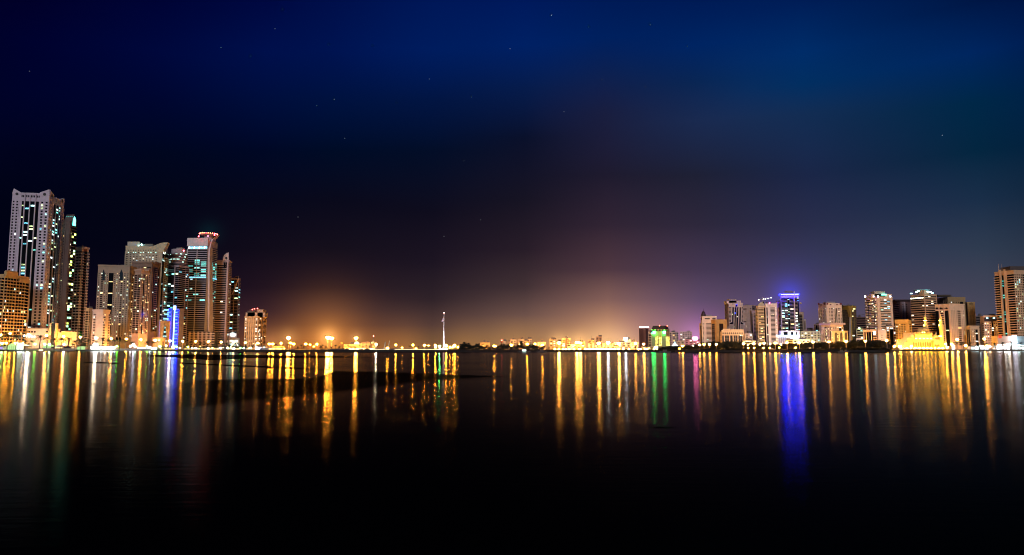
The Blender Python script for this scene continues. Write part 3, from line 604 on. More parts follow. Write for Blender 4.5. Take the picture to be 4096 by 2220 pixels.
b = bld('tower', 'grey white tower with dark vertical glass stripes and small arch motif near top', 'the striped glass tower', 2899, 2914, 2971, 1214, 1180,
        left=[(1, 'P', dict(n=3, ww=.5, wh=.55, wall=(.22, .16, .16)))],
        right=[(.5, 'B', dict(n=1, d=1.2, ph=.4)), (.12, 'F'), (.22, 'G'), (.1, 'S'), (.22, 'G'), (.12, 'F'), (.3, 'G'), (.06, 'F'), (.3, 'G', dict(lit=.06, pal='cool')), (.12, 'F'), (.22, 'G'), (.1, 'S'), (.22, 'G'), (.12, 'F'), (.3, 'B', dict(n=1, d=1.2, ph=.4))],
        fl=31, wall=(.50, .43, .44), lit=.01, margin=(4, 6)); parapet(b, 1, .9)
setback(b, (2907, 2963), 1203, d=16); setback(b, (2916, 2946), 1196, d=12, wall=(.3, .25, .25)); 
m = MB(); b.R.pxprism(m, [(2938, 1229), (2952, 1229), (2952, 1221), (2948, 1216), (2942, 1216), (2938, 1221)], 1.0, 1.3, b.wm); b.R.pxprism(m, [(2941, 1227), (2949, 1227), (2949, 1221), (2947, 1218), (2943, 1218), (2941, 1221)], 1.3, 1.45, b.gm); m.build('arch_motif', b.root)
m = MB(); b.R.pxprism(m, [(2938.5, 1257), (2940.5, 1257), (2940.5, 1249), (2938.5, 1249)], 1.3, 1.5, emit((.08, .15, 1), 3, True)); m.build('blue_sign', b.root)
for k, (xa, xb) in enumerate(((2917, 2931), (2961, 2973))):
    m = MB(); gx = [(xa, 1320), (xb, 1320), (xb, 1294), ((xa+xb)/2+(3 if k == 0 else -3), 1288), (xa, 1294)]; b.R.pxprism(m, gx, 1.3, 1.7, b.gm); m.build('glazing', b.root)
    for j in range(6):
        m = MB(); y = 1298+j*3.8; b.R.pxprism(m, [(xa, y+1.6), (xb, y+1.6), (xb, y), (xa, y)], 1.7, 2.4, b.wm); m.build('balcony', b.root)
b = bld('civic_building', 'low classical cream building with tall dark glass bays between columns', 'the classical glass bay building', 2881, 2888, 2972, 1325, 1030,
        left=[(1, 'P', dict(n=1))], right=[(.3, 'G', {}), (.16, 'F', dict(d=1.4)), (.8, 'G', dict(n=2, ln=.4)), (.16, 'F', dict(d=1.4)), (.45, 'G', dict(n=1)), (.16, 'F', dict(d=1.4)), (.7, 'G', dict(n=2, ln=.4)), (.16, 'F', dict(d=1.4)), (.7, 'G', dict(n=2, ln=.4)), (.16, 'F', dict(d=1.4))],
        fl=9, wall=(.62, .49, .38), lit=.0, margin=(1, 6), glass=glass_mat((.05, .055, .065), .2))
m = MB(); b.R.box(m, -.6, b.R.W*.42, b.H-5.5, b.H+1.6, -1, 1.8, b.wm); b.R.box(m, b.R.W*.44, b.R.W+.6, b.H-5.5, b.H+2.6, -1, 1.8, b.wm)
for k in range(10): b.R.box(m, b.R.W*(.02+k*.1), b.R.W*(.07+k*.1), b.H-4.2, b.H-1.8, 1.8, 1.9, b.gm)
b.R.box(m, b.R.W*.05, b.R.W*.4, b.H+1.5, b.H+3.4, -4, .8, b.wm); m.build('cornice', b.root)
for x in (2960, 2967):
    m = MB(); b.R.pxprism(m, [(x, 1343), (x+4, 1343), (x+4, 1340), (x, 1340)], .5, .8, emit((.85, 1, 1), 4)); m.build('window', b.root)
b = bld('tower', 'plain grey slab tower with scattered slot windows behind white blocks', 'the slot window grey slab', 2968, 3008, 3024, 1222, 1220,
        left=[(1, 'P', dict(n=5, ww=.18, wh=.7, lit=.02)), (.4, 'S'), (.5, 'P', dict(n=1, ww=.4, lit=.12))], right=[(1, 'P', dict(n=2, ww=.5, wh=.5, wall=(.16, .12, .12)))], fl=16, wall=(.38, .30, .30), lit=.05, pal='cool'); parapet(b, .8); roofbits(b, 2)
m = MB()
for (ya, yb) in ((1238, 1234), (1289, 1285)): b.L.pxprism(m, [(2971, ya), (2986, ya), (2986, yb), (2971, yb)], .5, .9, wall_mat((.08, .05, .05)))
m.build('louvre', b.root)
b = bld('apartment_block', 'slender rose brown tower strip in front of the grey slab', 'the slender rose tower', 3000, 3006, 3024, 1244, 1150, left=[(1, 'S')], right=[(.3, 'G', dict(n=1)), (.35, 'S'), (.6, 'B', dict(n=1, ph=.4, d=1.2)), (.3, 'B', dict(n=1, ph=.4))], fl=26, wall=(.38, .27, .24), lit=.04, pal='teal', big=False); parapet(b, .8)
b = small(2976, 3010, 1333, 1080, 'small pale apartment block below the slot window slab', 'the small pale apartment block', (.55, .48, .47), lit=.12, kind='P', pal='cool', split=2981)
b = small(2973, 3024, 1362, 1000, 'low white two storey building with railings behind the mangroves', 'the low railed white building', (.7, .58, .46), lit=.15, kind='R', pal='white')
b = bld('tower', 'cream tower with stacked curved balconies and arched roof screen', 'the curved balcony tower', 3024, 3032, 3060, 1222, 1060,
        left=[(1, 'B', dict(n=2, d=1, ph=.45))], right=[(.9, 'B', dict(n=1, d=2.6, ph=.42, gap=.02, lit=.25, pal='warm')), (.25, 'G', dict(lit=.08))],
        fl=27, wall=(.62, .53, .42), lit=.14, pal='mix', margin=(4, 3))
m = MB(); b.R.pxprism(m, [(3032, 1223), (3056, 1223), (3056, 1205), (3050, 1206), (3043, 1209), (3037, 1214), (3033, 1219)], -1, .8, wall_mat((.5, .48, .36))); m.build('roof_screen', b.root)
m = MB(); b.R.pxprism(m, [(3050, 1214), (3055, 1214), (3055, 1206), (3050, 1206)], .8, 1.1, b.gm); m.build('glazing', b.root)
q = b.R.p(b.R.W*.6, b.H+8, -6)
r_ = thing('tower_crane', 'tower crane with string of white lamps on its raised jib', 'crane', (q.x, q.y, b.H-2))
cm = wall_mat((.35, .28, .2)); m = MB(); t = P(3049, 1198, q.y)
for dx_ in (-.7, .7): m.tube((t.x+dx_, q.y, b.H-3), (t.x+dx_, q.y, t.z), .18, .18, cm, 4)
m.build('mast', r_); m = MB(); a = P(3035, 1200, q.y); c = P(3085, 1191, q.y); m.tube(a, c, .5, .3, cm, 4); m.tube((t.x, q.y, t.z+3), c, .12, .12, cm, 4); m.tube((t.x, q.y, t.z+3), a, .12, .12, cm, 4); m.tube((t.x, q.y, t.z-1), (t.x, q.y, t.z+3), .5, .3, cm, 4); m.build('jib', r_)
m = MB(); m.box(a.x-1, a.x+1.4, q.y-.8, q.y+.8, a.z-2, a.z, wall_mat((.4, .3, .22))); m.build('counterweight', r_)
for (x, y) in ((3035, 1199), (3054, 1197), (3061, 1196), (3072, 1194), (3084, 1191)):
    q3 = P(x, y, q.y-.8); m = MB(); m.lathe(q3.x, q3.y, [(.15, q3.z-.7), (.7, q3.z), (.15, q3.z+.7)], emit((.95, 1, .9), 9, True), 6); m.build('lamp', r_)
b = bld('tower', 'white violet lit tower of framed balcony bays left of the blue topped tower', 'the white violet balcony tower', 3059, 3062, 3107, 1214, 1050,
        left=[(1, 'S')], right=[(.12, 'S'), (.22, 'G', dict(lit=.1, pal='cool')), (.2, 'F'), (.1, 'S'), (.18, 'F'), (.8, 'R', dict(sp=.36, d=.5, lit=.06)), (.14, 'F'), (.12, 'P', dict(n=1, ww=.5, lit=.3, pal='cool')), (.12, 'F')],
        fl=31, wall=(.66, .60, .74), lit=.08, pal='cool', margin=(4, 6)); roofbits(b, 4)
m = MB(); q = P(3078, 1212, 1052); m.lathe(q.x, q.y, [(.2, q.z-1), (1, q.z), (.2, q.z+1)], emit((1, .1, .4), 14, True), 8); m.build('warning_light', b.root)
m = MB()
for (xa, xb, yt) in ((3070, 3101, 1216),): b.R.pxprism(m, [(xa, 1222), (xb, 1222), (xb, yt), (xa, yt)], .9, 1.5, b.wm)
m.build('parapet', b.root)
b = bld('apartment_block', 'violet lit side tower with small balconies touching the blue topped tower', 'the violet side tower', 3103, 3112, 3126, 1206, 1095, left=[(1, 'S')], right=[(1, 'B', dict(n=1, ph=.45, d=1.4, lit=.1))], fl=33, wall=(.42, .34, .50), lit=.08, pal='cool', big=False)
setback(b, (3109, 3118), 1203, d=6, wall=(.1, .1, .2))
# blue topped tower
b = bld('tower', 'dark glass tower with blazing blue ring of light round its roof', 'the blue topped tower', 3120, 3124, 3194, 1180, 1060,
        left=[(1, 'B', dict(n=1, d=1.2, ph=.4))],
        right=[(.95, 'R', dict(sp=.14, d=.4, seg=4, lit=.28, pal='teal')), (.3, 'G', dict(n=1, lit=.25, pal='teal')), (.65, 'R', dict(sp=.14, d=.4, seg=3, lit=.12, pal='mix')), (.14, 'F', dict(d=1.6)), (.4, 'R', dict(sp=.14, d=.4, seg=2, lit=.22, pal='cool')), (.2, 'G')],
        fl=26, wall=(.40, .36, .42), lit=.2, pal='teal', margin=(24, 4))
be = emit((.0004, .0007, 1), 380, True); be2 = emit((.45, .55, 1), 5, True)
Rw = b.R.W
m = MB(); b.R.box(m, -2.6, Rw*.735, b.H-.2, b.H+1.3, -3, 2.2, be); b.R.box(m, Rw*.775, Rw+1.2, b.H-.2, b.H+1.3, -3, 2.2, be); m.build('blue_light_ring', b.root)
m = MB(); b.R.box(m, 0, Rw*.735, b.H+.2, b.H+.9, 2.2, 2.3, be2); b.R.box(m, Rw*.775, Rw, b.H+.2, b.H+.9, 2.2, 2.3, be2); m.build('light_strip', b.root)
m = MB(); b.R.box(m, -2.4, Rw+1, b.H+1.3, b.H+2.0, -b.L.W*.8, 2, wall_mat((.3, .3, .5))); m.build('roof_slab', b.root)
drum(b, 3141, 3172, 1163, 1177, 1072, wall_mat((.22, .2, .4)), 'helipad'); setback(b, (3133, 3150), 1170, d=6, wall=(.3, .3, .5))
m = MB(); b.R.pxprism(m, [(3172, 1176), (3179, 1176), (3179, 1166), (3176, 1163)], -1, 1, wall_mat((.5, .5, .7))); m.build('fin', b.root)
m = MB(); a = P(3122, 1323, 1052); c = P(3197, 1323, 1052); m.box(a.x, c.x, 1050, 1059, LAND, a.z, wall_mat((.62, .6, .78)))
for (xa, xb) in ((3134, 3150), (3164, 3172), (3184, 3188)):
    u, w_ = P(xa, 1330, 1050).x, P(xb, 1330, 1050).x; m.box(u, w_, 1049.6, 1050.1, P(xa, 1341, 1050).z, P(xa, 1328, 1050).z, b.gm)
m.build('podium', b.root)
for (xa, xb) in ((3105, 3133), (3136, 3160), (3163, 3197)):
    m = MB(); a = P(xa, 1343, 1046); c = P(xb, 1343, 1046); m.box(a.x, c.x, 1045, 1049, a.z-.8, a.z+.8, emit((.55, .8, 1), 7, True)); m.build('canopy_light', b.root)
m = MB(); a = P(3105, 1346, 1047); c = P(3145, 1346, 1047); m.box(a.x, c.x, 1048.5, 1056, LAND, a.z, glass_mat())
for k in range(6): m.box(a.x+k*(c.x-a.x)/5.4, a.x+k*(c.x-a.x)/5.4+1.7, 1046.5, 1048.6, LAND, a.z, wall_mat((.7, .66, .8)))
m.build('colonnade', b.root)
b = bld('tower', 'unfinished grey concrete tower right of the blue topped tower', 'the unfinished grey tower', 3194, 3196, 3214, 1248, 1150, left=[(1, 'S')], right=[(.9, 'R', dict(sp=.2, d=.3)), (.4, 'S')], fl=22, wall=(.20, .18, .17), lit=.0, big=False)
r_ = thing('tower_crane', 'small dark tower crane behind the roof of the blue topped tower', 'crane', P(3199, 1260, 1170))
m = MB(); q = P(3199, 1212, 1170); m.tube((q.x, 1170, b.H-3), (q.x, 1170, q.z+1), .4, .4, cm, 4); m.build('mast', r_)
m = MB(); m.tube(P(3190, 1209, 1170), P(3205, 1210, 1170), .45, .45, cm, 4); c = P(3203, 1212, 1170); m.box(c.x-1, c.x+1, 1169, 1171, c.z-1.5, c.z+.5, cm); m.build('jib', r_)
b = bld('tower', 'thin distant grey tower right of the unfinished tower', 'the thin distant tower', 3215, 3217, 3223, 1278, 1500, left=[(1, 'S')], right=[(1, 'R', dict(sp=.3)), (.3, 'F')], fl=26, wall=(.4, .36, .38), lit=.02, big=False)
small(3212, 3256, 1318, 1200, 'long low pinkish block behind the greenish apartment row', 'the long pinkish block', (.4, .3, .3), lit=.05, kind='R')
small(3255, 3277, 1296, 1210, 'dark topped grey block left of the red trimmed tower', 'the dark topped grey block', (.25, .21, .22), lit=.08, kind='M', pal='teal')
b = small(3199, 3280, 1325, 1080, 'long pale green apartment row with small square windows', 'the pale green apartment row', (.52, .56, .40), lit=.16, kind='P', pal='cool', split=3203)
b = small(3172, 3240, 1357, 1010, 'low plain white building behind the mangroves', 'the low plain white building', (.75, .66, .6), lit=.08, kind='P', fl=2)
b = small(3143, 3172, 1359, 1020, 'low orange balcony building under the blue topped tower', 'the low orange balcony building', (.62, .42, .18), lit=.3, kind='B', fl=3)

b = bld('tower', 'cream tower with dark red roof corners and rows of small windows', 'the red trimmed cream tower', 3273, 3305, 3366, 1212, 1120,
        left=[(.35, 'P', dict(n=1, ww=.4)), (.1, 'G'), (.8, 'P', dict(n=2, ww=.55, wh=.45)), (.12, 'G'), (.3, 'P', dict(n=1, ww=.4))],
        right=[(.25, 'S'), (.22, 'P', dict(n=1, ww=.5)), (.3, 'P', dict(n=1, ww=.8, wh=.45)), (.18, 'P', dict(n=1, ww=.4)), (.1, 'G'), (.08, 'S'), (.1, 'G'), (.08, 'S'), (.28, 'P', dict(n=1, ww=.8, wh=.45)), (.22, 'P', dict(n=1, ww=.4))],
        fl=27, wall=(.58, .49, .40), lit=.05, pal='white', margin=(5, 8)); roofbits(b, 3); setback(b, (3305, 3340), 1207, d=12, wall=(.3, .26, .24))
red = wall_mat((.12, .02, .03))
for (fc, xa, xb) in ((b.L, 3273, 3279), (b.L, 3296, 3303), (b.R, 3306, 3312), (b.R, 3358, 3366)):
    m = MB(); fc.pxprism(m, [(xa, 1219), (xb, 1219), (xb, 1212), (xa, 1212)], .3, .8, red); m.build('red_trim', b.root)
for (fc, x, y) in ((b.L, 3287, 1220), (b.R, 3321, 1219), (b.R, 3347, 1219)):
    m = MB(); fc.pxprism(m, [(x-4, y+1.5), (x+4, y+1.5), (x+3, y-1), (x, y-3), (x-3, y-1)], .5, 1.2, red); m.build('red_balcony', b.root)
b = bld('office_tower', 'bronze glass tower with golden crown band right of the red trimmed tower', 'the bronze glass tower', 3366, 3396, 3424, 1224, 1130,
        left=[(1, 'G', dict(n=1, ln=.25, lit=.0))], right=[(.15, 'F', dict(d=.6)), (.25, 'S'), (1, 'G', dict(n=2, ln=.25, lit=.02))], fl=24, wall=(.30, .20, .05), lit=.01, margin=(2, 3), glass=glass_mat((.075, .06, .045), .25))
m = MB(); gd = wall_mat((.26, .17, .03), .4); b.L.pxprism(m, [(3362, 1250), (3366, 1244), (3372, 1239), (3382, 1238), (3390, 1242), (3394, 1256), (3395.5, 1268), (3395.5, 1223), (3363, 1223)], .36, .9, gd); b.R.pxprism(m, [(3397, 1268), (3401, 1268), (3404, 1240), (3412, 1234), (3423, 1234), (3423, 1224), (3397, 1224)], .36, .9, gd); m.build('gold_crown', b.root)
m = MB(); b.R.pxprism(m, [(3394.5, 1370), (3402, 1370), (3402, 1269), (3396, 1269)], .5, 1.3, wall_mat((.30, .26, .25))); m.build('pale_pier', b.root); roofbits(b, 2); setback(b, (3372, 3414), 1220, d=14, wall=(.1, .09, .08))
for (x, y) in ((3412, 1236), (3417, 1236), (3410, 1244), (3409, 1265)):
    m = MB(); b.R.pxprism(m, [(x-2, y+1.5), (x+2, y+1.5), (x+2, y-1.5), (x-2, y-1.5)], .95, 1.1, emit((1, .9, .4), 3)); m.build('window', b.root)
b = bld('apartment_block', 'curved front cream block with deep roof overhang and tall central bay', 'the overhanging roof block', 3284, 3322, 3372, 1296, 1050,
        left=[(.5, 'P', dict(n=2, ww=.4)), (.1, 'G'), (.4, 'B', dict(n=1, d=1.2, lit=.4, pal='warm')), (.1, 'G'), (.4, 'P', dict(n=1, ww=.4)), (.12, 'G')],
        right=[(1.3, 'P', dict(n=4, ww=.5, wh=.5)), (.4, 'G', dict(lit=.1)), (.3, 'P', dict(n=1, ww=.6, lit=.4))], fl=13, wall=(.66, .50, .38), lit=.16, pal='white', margin=(5, 4))
m = MB(); b.L.box(m, -1, b.L.W+1.5, b.H-1, b.H+1.8, -3, 2.6, wall_mat((.6, .46, .42))); b.R.box(m, -1, b.R.W+2, b.H-1, b.H+1.77, -3, 2.57, wall_mat((.6, .46, .42))); m.build('roof_overhang', b.root)
b = bld('civic_building', 'golden low building with three tall rounded arch windows', 'the golden arched building', 3328, 3376, 3391, 1325, 1010,
        left=[(.3, 'S'), (.55, 'S'), (.3, 'B', dict(n=1, d=.8)), (.4, 'S'), (.5, 'S')], right=[(1, 'S')], fl=8, wall=(.68, .50, .24), lit=.15, pal='warm', theta=18)
for (x0, x1) in ((3339, 3350), (3361, 3371)):
    m = MB(); xm = (x0+x1)/2; b.L.pxprism(m, [(x0, 1372), (x1, 1372), (x1, 1336), (x1-2, 1331), (xm, 1329), (x0+2, 1331), (x0, 1336)], .3, .7, glass_mat((.10, .07, .03), .3)); m.build('arched_window', b.root)
m = MB(); b.R.pxprism(m, [(3379, 1370), (3387, 1370), (3387, 1334), (3383, 1330), (3379, 1334)], .3, .7, glass_mat((.10, .07, .03), .3)); m.build('arched_window', b.root); parapet(b, .8, .6)
b = small(3425, 3462, 1268, 1250, 'dark unlit block under a thin crane', 'the dark unlit block', (.08, .05, .055), lit=.01, kind='R', pal='white')
r_ = thing('tower_crane', 'thin dark crane standing on the dark unlit block', 'crane', P(3436, 1275, 1255))
m = MB(); q = P(3436, 1255, 1255); cm2 = wall_mat((.06, .05, .05)); m.tube((q.x, 1255, b.H-2), (q.x, 1255, q.z), .5, .4, cm2, 4); m.build('mast', r_)
m = MB(); m.tube(P(3424, 1263, 1255), P(3459, 1257, 1255), .35, .3, cm2, 4); m.build('jib', r_)
b = small(3426, 3453, 1314, 1120, 'small grey green apartment block with green roof lamp', 'the green lamp apartment block', (.42, .42, .34), lit=.15, kind='B', pal='cool')
m = MB(); q = P(3437, 1313, 1116); m.lathe(q.x, q.y, [(.2, q.z-1.3), (1.5, q.z), (.2, q.z+1.3)], emit((.5, 1, .4), 14, True), 8); m.build('roof_lamp', b.root)
b = small(3425, 3454, 1353, 1050, 'low bluish white building beside the square gate block', 'the low bluish building', (.6, .6, .72), lit=.3, kind='P', pal='cool', fl=3)
b = bld('tower', 'cream tower with dark window ribbons and four square corner lights', 'the corner light ribbon tower', 3459, 3508, 3569, 1190, 1080,
        left=[(.45, 'R', dict(sp=.55, d=.4, seg=2, lit=.06)), (.12, 'G'), (.75, 'R', dict(sp=.55, d=.4, seg=3, lit=.22)), (.1, 'G'), (.35, 'R', dict(sp=.55, d=.4, seg=2, lit=.3)), (.12, 'S')],
        right=[(.35, 'S'), (1.3, 'R', dict(sp=.55, d=.4, seg=5, lit=.14, pal='teal')), (.3, 'S')], fl=22, wall=(.62, .50, .42), lit=.15, pal='warm', margin=(20, 3)); parapet(b, 1.5, .6)
setback(b, (3486, 3566), 1176, d=22); setback(b, (3497, 3540), 1166, d=14, wall=(.45, .4, .34)); q = P(3515, 1165, 1092); m = MB(); m.lathe(q.x, q.y+6, [(3, q.z-3), (8, q.z-1.2), (8.4, q.z)], wall_mat((.4, .36, .3)), 16); m.build('helipad', b.root)
for (fc, x) in ((b.L, 3464), (b.L, 3498), (b.R, 3509), (b.R, 3558)):
    m = MB(); fc.pxprism(m, [(x-4, 1191), (x+4, 1191), (x+4, 1181), (x-4, 1181)], .9, 1.6, wall_mat((.5, .5, .5))); m.build('lamp_frame', b.root)
    m = MB(); fc.pxprism(m, [(x+3*math.cos(t*math.pi/4), 1186-3.5*math.sin(t*math.pi/4)) for t in range(8)], 1.6, 1.9, emit((.75, .8, 1), 10, True)); m.build('corner_light', b.root)
m = MB(); b.R.pxprism(m, [(3527, 1181), (3544, 1181), (3544, 1176), (3527, 1176)], -1, 1.2, emit((.2, 1, .75), 4, True)); m.build('teal_sign', b.root)
b = bld('office_block', 'brown block with square gate frame and dark glass centre', 'the square gate block', 3453, 3506, 3506, 1318, 1000, left=[(.15, 'F'), (.25, 'G'), (.12, 'F', dict(d=1.4)), (.8, 'G', dict(n=2)), (.12, 'F', dict(d=1.4)), (.25, 'G'), (.6, 'R', dict(sp=.4, seg=3, lit=.05))], fl=8, wall=(.48, .30, .20), lit=.02, pal='cool', margin=(2, 3.5), depth=12)
m = MB(); b.L.pxprism(m, [(3459, 1325), (3484, 1325), (3484, 1320), (3459, 1320)], 1.4, 2.2, wall_mat((.68, .42, .26))); m.build('gate_beam', b.root)
m = MB(); b.L.pxprism(m, [(3493, 1338), (3502, 1338), (3502, 1327), (3493, 1327)], .9, 1.6, emit((.55, .85, 1), 8, True)); m.build('lit_sign', b.root)
b = bld('office_block', 'plain pale grey block with paired small windows beside the square gate block', 'the paired window pale block', 3506, 3512, 3544, 1319, 1005, left=[(1, 'S')], right=[(.5, 'S'), (.5, 'P', dict(n=2, ww=.45, wh=.35)), (.6, 'S')], fl=6, wall=(.60, .55, .60), lit=0, big=False, margin=(2, 7), theta=70)
b = small(3543, 3588, 1303, 1060, 'beige apartment block with lit balconies left of the orange block', 'the beige balcony block', (.48, .37, .28), lit=.2, kind='M', pal='cool')
b = bld('tower', 'dark unlit maroon tower with flat projecting roof behind the orange block', 'the dark maroon tower', 3567, 3600, 3644, 1206, 1180,
        left=[(.3, 'S'), (.7, 'R', dict(sp=.5, d=.5)), (.2, 'S')], right=[(.2, 'S'), (.3, 'P', dict(n=1, ww=.5, wall=(.2, .16, .18))), (.2, 'S', dict(wall=(.3, .26, .3))), (.3, 'P', dict(n=1, ww=.5)), (.5, 'S')], fl=24, wall=(.085, .05, .055), lit=.02, pal='warm')
setback(b, (3580, 3640), 1199, d=18, wall=(.05, .03, .03)); m = MB(); q = P(3575, 1200, 1184); q2 = P(3643, 1200, 1184); m.box(q.x, q2.x, 1180, 1204, q.z-1, q.z+.6, wall_mat((.05, .03, .03))); m.build('roof_slab', b.root)
b = bld('apartment_block', 'short orange lit balcony block left of the mosque', 'the short orange block', 3581, 3633, 3645, 1279, 1020, left=[(.3, 'B', dict(n=1, d=.8)), (.9, 'B', dict(n=3, d=.8, ph=.5, gap=.2)), (.3, 'S')], right=[(1, 'P', dict(n=1, ww=.6))],
        fl=13, wall=(.66, .40, .10), lit=.16, pal='warm', margin=(4, 6)); m = MB(); b.L.box(m, -.5, b.L.W+.5, b.H-4.5, b.H+.5, -1, 1.5, b.wm); m.build('cornice', b.root)
b = bld('tower', 'brown tower with pale ribbon bands and turquoise lit roof structure', 'the turquoise roofed ribbon tower', 3641, 3696, 3747, 1176, 1100,
        left=[(1, 'R', dict(sp=.52, d=.5, seg=5, lit=.10))], right=[(.08, 'S'), (1, 'R', dict(sp=.52, d=.5, seg=5, lit=.12)), (.08, 'S')], fl=22, wall=(.42, .27, .19), lit=.1, pal='white', margin=(5, 3))
m = MB()
for k in range(6): b.L.box(m, b.L.W*(.02+k*.163), b.L.W*(.145+k*.163), b.H-6.4, b.H-4.6, .6, .75, emit((1, .95, .65), 4)) or m.build('window', b.root) or None; 
m = MB(); b.L.pxprism(m, [(3676, 1178), (3697, 1178), (3697, 1160), (3686, 1162), (3680, 1167)], -2, .6, b.wm); b.R.pxprism(m, [(3697, 1178), (3717, 1178), (3711, 1167), (3704, 1162), (3697, 1160)], -2, .57, b.wm); m.build('curved_parapet', b.root)
tq = emit((.25, .8, .95), 1.6, True)
q = P(3694, 1170, 1112); r = (P(3722, 1160, 1112).x-P(3662, 1160, 1112).x)/2
m = MB(); m.lathe(q.x, q.y+4, [(r*.7, q.z-1), (r, P(3694, 1160, 1112).z), (r*.98, P(3694, 1158.5, 1112).z)], wall_mat((.3, .62, .66)), 20); m.build('helipad', b.root)
for (x, y) in ((3666, 1168), (3674, 1164), (3710, 1166), (3716, 1169), (3722, 1168), (3729, 1172), (3645, 1174)):
    q = P(x, y, 1096); m = MB(); m.box(q.x-1.3, q.x+1.3, 1095, 1097, q.z-.7, q.z+.7, emit((.45, .95, 1), 5, True)); m.build('roof_light', b.root)
b = bld('tower', 'olive beige tower with gable motifs behind the orange and white block', 'the olive gabled tower', 3745, 3790, 3861, 1188, 1200,
        left=[(.3, 'S'), (1, 'P', dict(n=4, ww=.45, wh=.45))], right=[(1, 'P', dict(n=5, ww=.4, wh=.45, lit=.1)), (.3, 'G'), (.2, 'S')], fl=22, wall=(.26, .19, .10), lit=.06, pal='cool', margin=(5, 8)); roofbits(b, 2)
m = MB(); q = P(3750, 1184, 1200); q2 = P(3800, 1184, 1200); m.box(q.x, q2.x, 1198, 1216, q.z-1, P(3800, 1179, 1200).z, wall_mat((.06, .045, .03))); m.build('roof_canopy', b.root)
m = MB(); b.L.pxprism(m, [(3762, 1208), (3776, 1208), (3776, 1195), (3769, 1190), (3762, 1195)], .5, 1, wall_mat((.14, .1, .05))); m.build('gable_motif', b.root)
b = bld('apartment_block', 'corner block glowing orange on its left face and white on its right', 'the orange and white corner block', 3740, 3797, 3857, 1217, 1060,
        left=[(.5, 'G', dict(n=1, lit=.03)), (.1, 'F'), (.55, 'B', dict(n=1, d=.5, ph=.5)), (.1, 'F'), (.5, 'G', dict(lit=.05)), (.15, 'S')],
        right=[(.08, 'S'), (.8, 'P', dict(n=4, ww=.35, wh=.5, lit=.05)), (.5, 'P', dict(n=1, ww=.85, wh=.55, lit=.25)), (.45, 'P', dict(n=2, ww=.4, wh=.4, lit=.12)), (.05, 'S')],
        fl=17, wall=(.72, .50, .40), lit=.1, pal='warm', margin=(5, 9), theta=38); parapet(b, 1, .5)
for k, x in enumerate((3748, 3764, 3775, 3787)):
    m = MB(); b.L.pxprism(m, [(x-4, 1237), (x+4, 1237), (x+4, 1232), (x+2, 1230), (x-2, 1230), (x-4, 1232)], .3, .6, b.gm); m.build('arched_window', b.root)
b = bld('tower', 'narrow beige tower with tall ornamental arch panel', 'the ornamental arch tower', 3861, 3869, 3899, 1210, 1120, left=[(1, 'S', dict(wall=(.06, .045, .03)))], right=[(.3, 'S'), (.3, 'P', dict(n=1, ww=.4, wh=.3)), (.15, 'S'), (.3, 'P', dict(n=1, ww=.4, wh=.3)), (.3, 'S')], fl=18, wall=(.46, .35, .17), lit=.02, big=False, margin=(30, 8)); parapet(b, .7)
m = MB(); b.R.pxprism(m, [(3876, 1218), (3892, 1218), (3892, 1214), (3884, 1208), (3876, 1214)], .5, 1.0, wall_mat((.3, .22, .1))); m.build('arch_panel', b.root)
b = bld('apartment_block', 'grey block with tall glass arches under the ornamental tower', 'the grey glass arch block', 3862, 3880, 3917, 1304, 1050, left=[(.3, 'S'), (1, 'G', dict(n=2, lit=.05)), (.2, 'S')], right=[(.8, 'P', dict(n=3, ww=.45, wh=.5)), (.4, 'G', dict(lit=.08)), (.3, 'S')], fl=11, wall=(.34, .31, .28), lit=.14, pal='cool', margin=(4, 5)); parapet(b, .6)
b = small(3903, 3935, 1263, 1150, 'shadowed grey block behind the pale balcony block near the right edge', 'the shadowed grey block', (.16, .14, .15), lit=.08, kind='R', pal='cool')
b = bld('apartment_block', 'pale pinkish balcony block with dark centre stripe near the right edge', 'the pale pinkish balcony block', 3919, 3935, 3997, 1264, 1050,
        left=[(.4, 'S'), (.6, 'B', dict(n=1, d=1))], right=[(.9, 'P', dict(n=3, ww=.5, wh=.4)), (.25, 'G', dict(wall=(.1, .08, .1))), (.8, 'P', dict(n=3, ww=.5, wh=.4))], fl=11, wall=(.52, .44, .44), lit=.16, pal='warm', margin=(4, 10)); roofbits(b, 4)
m = MB(); b.R.box(m, 0, b.R.W, b.H-8, b.H-2, .45, .8, glass_mat((.05, .05, .07))); b.R.box(m, -.5, b.R.W+.3, b.H-1.6, b.H+.7, -.5, 1, b.wm); m.build('top_glazing', b.root)
for x in (3944, 3971):
    m = MB(); b.R.pxprism(m, [(x, 1275), (x+8, 1275), (x+8, 1270), (x, 1270)], .85, 1.2, emit((.35, .9, .95), 4)); m.build('window', b.root)
b = bld('tower', 'tall dark tower with twin pale piers cut by the right edge of the photo', 'the twin pier tower', 3977, 4054, 4120, 1082, 1000,
        left=[(.42, 'B', dict(n=1, d=2, ph=.3, gap=.02, lit=.06)), (.1, 'S'), (.11, 'F', dict(d=1.8, up=3)), (.26, 'G', dict(lit=.42, pal='aqua')), (.11, 'F', dict(d=1.8, up=3)), (.1, 'F', dict(d=.6)), (.6, 'R', dict(sp=.3, d=1.4, seg=3, lit=.07, pal='mix'))],
        right=[(1, 'P', dict(n=4, ww=.6, wh=.55, lit=.15, pal='teal')), (1, 'R', dict(sp=.3, lit=.1))], fl=27, wall=(.46, .33, .24), lit=.1, pal='teal', margin=(14, 5)); parapet(b, .8, .5)
setback(b, (4040, 4110), 1065, d=20, wall=(.06, .05, .05))
for x in (3999, 4012):
    m = MB(); q = P(x, 1076, 1000); m.tube((q.x, 1002, b.H-2), (q.x, 1002, P(x, 1054, 1000).z), .25, .1, b.wm, 5); m.build('antenna', b.root)
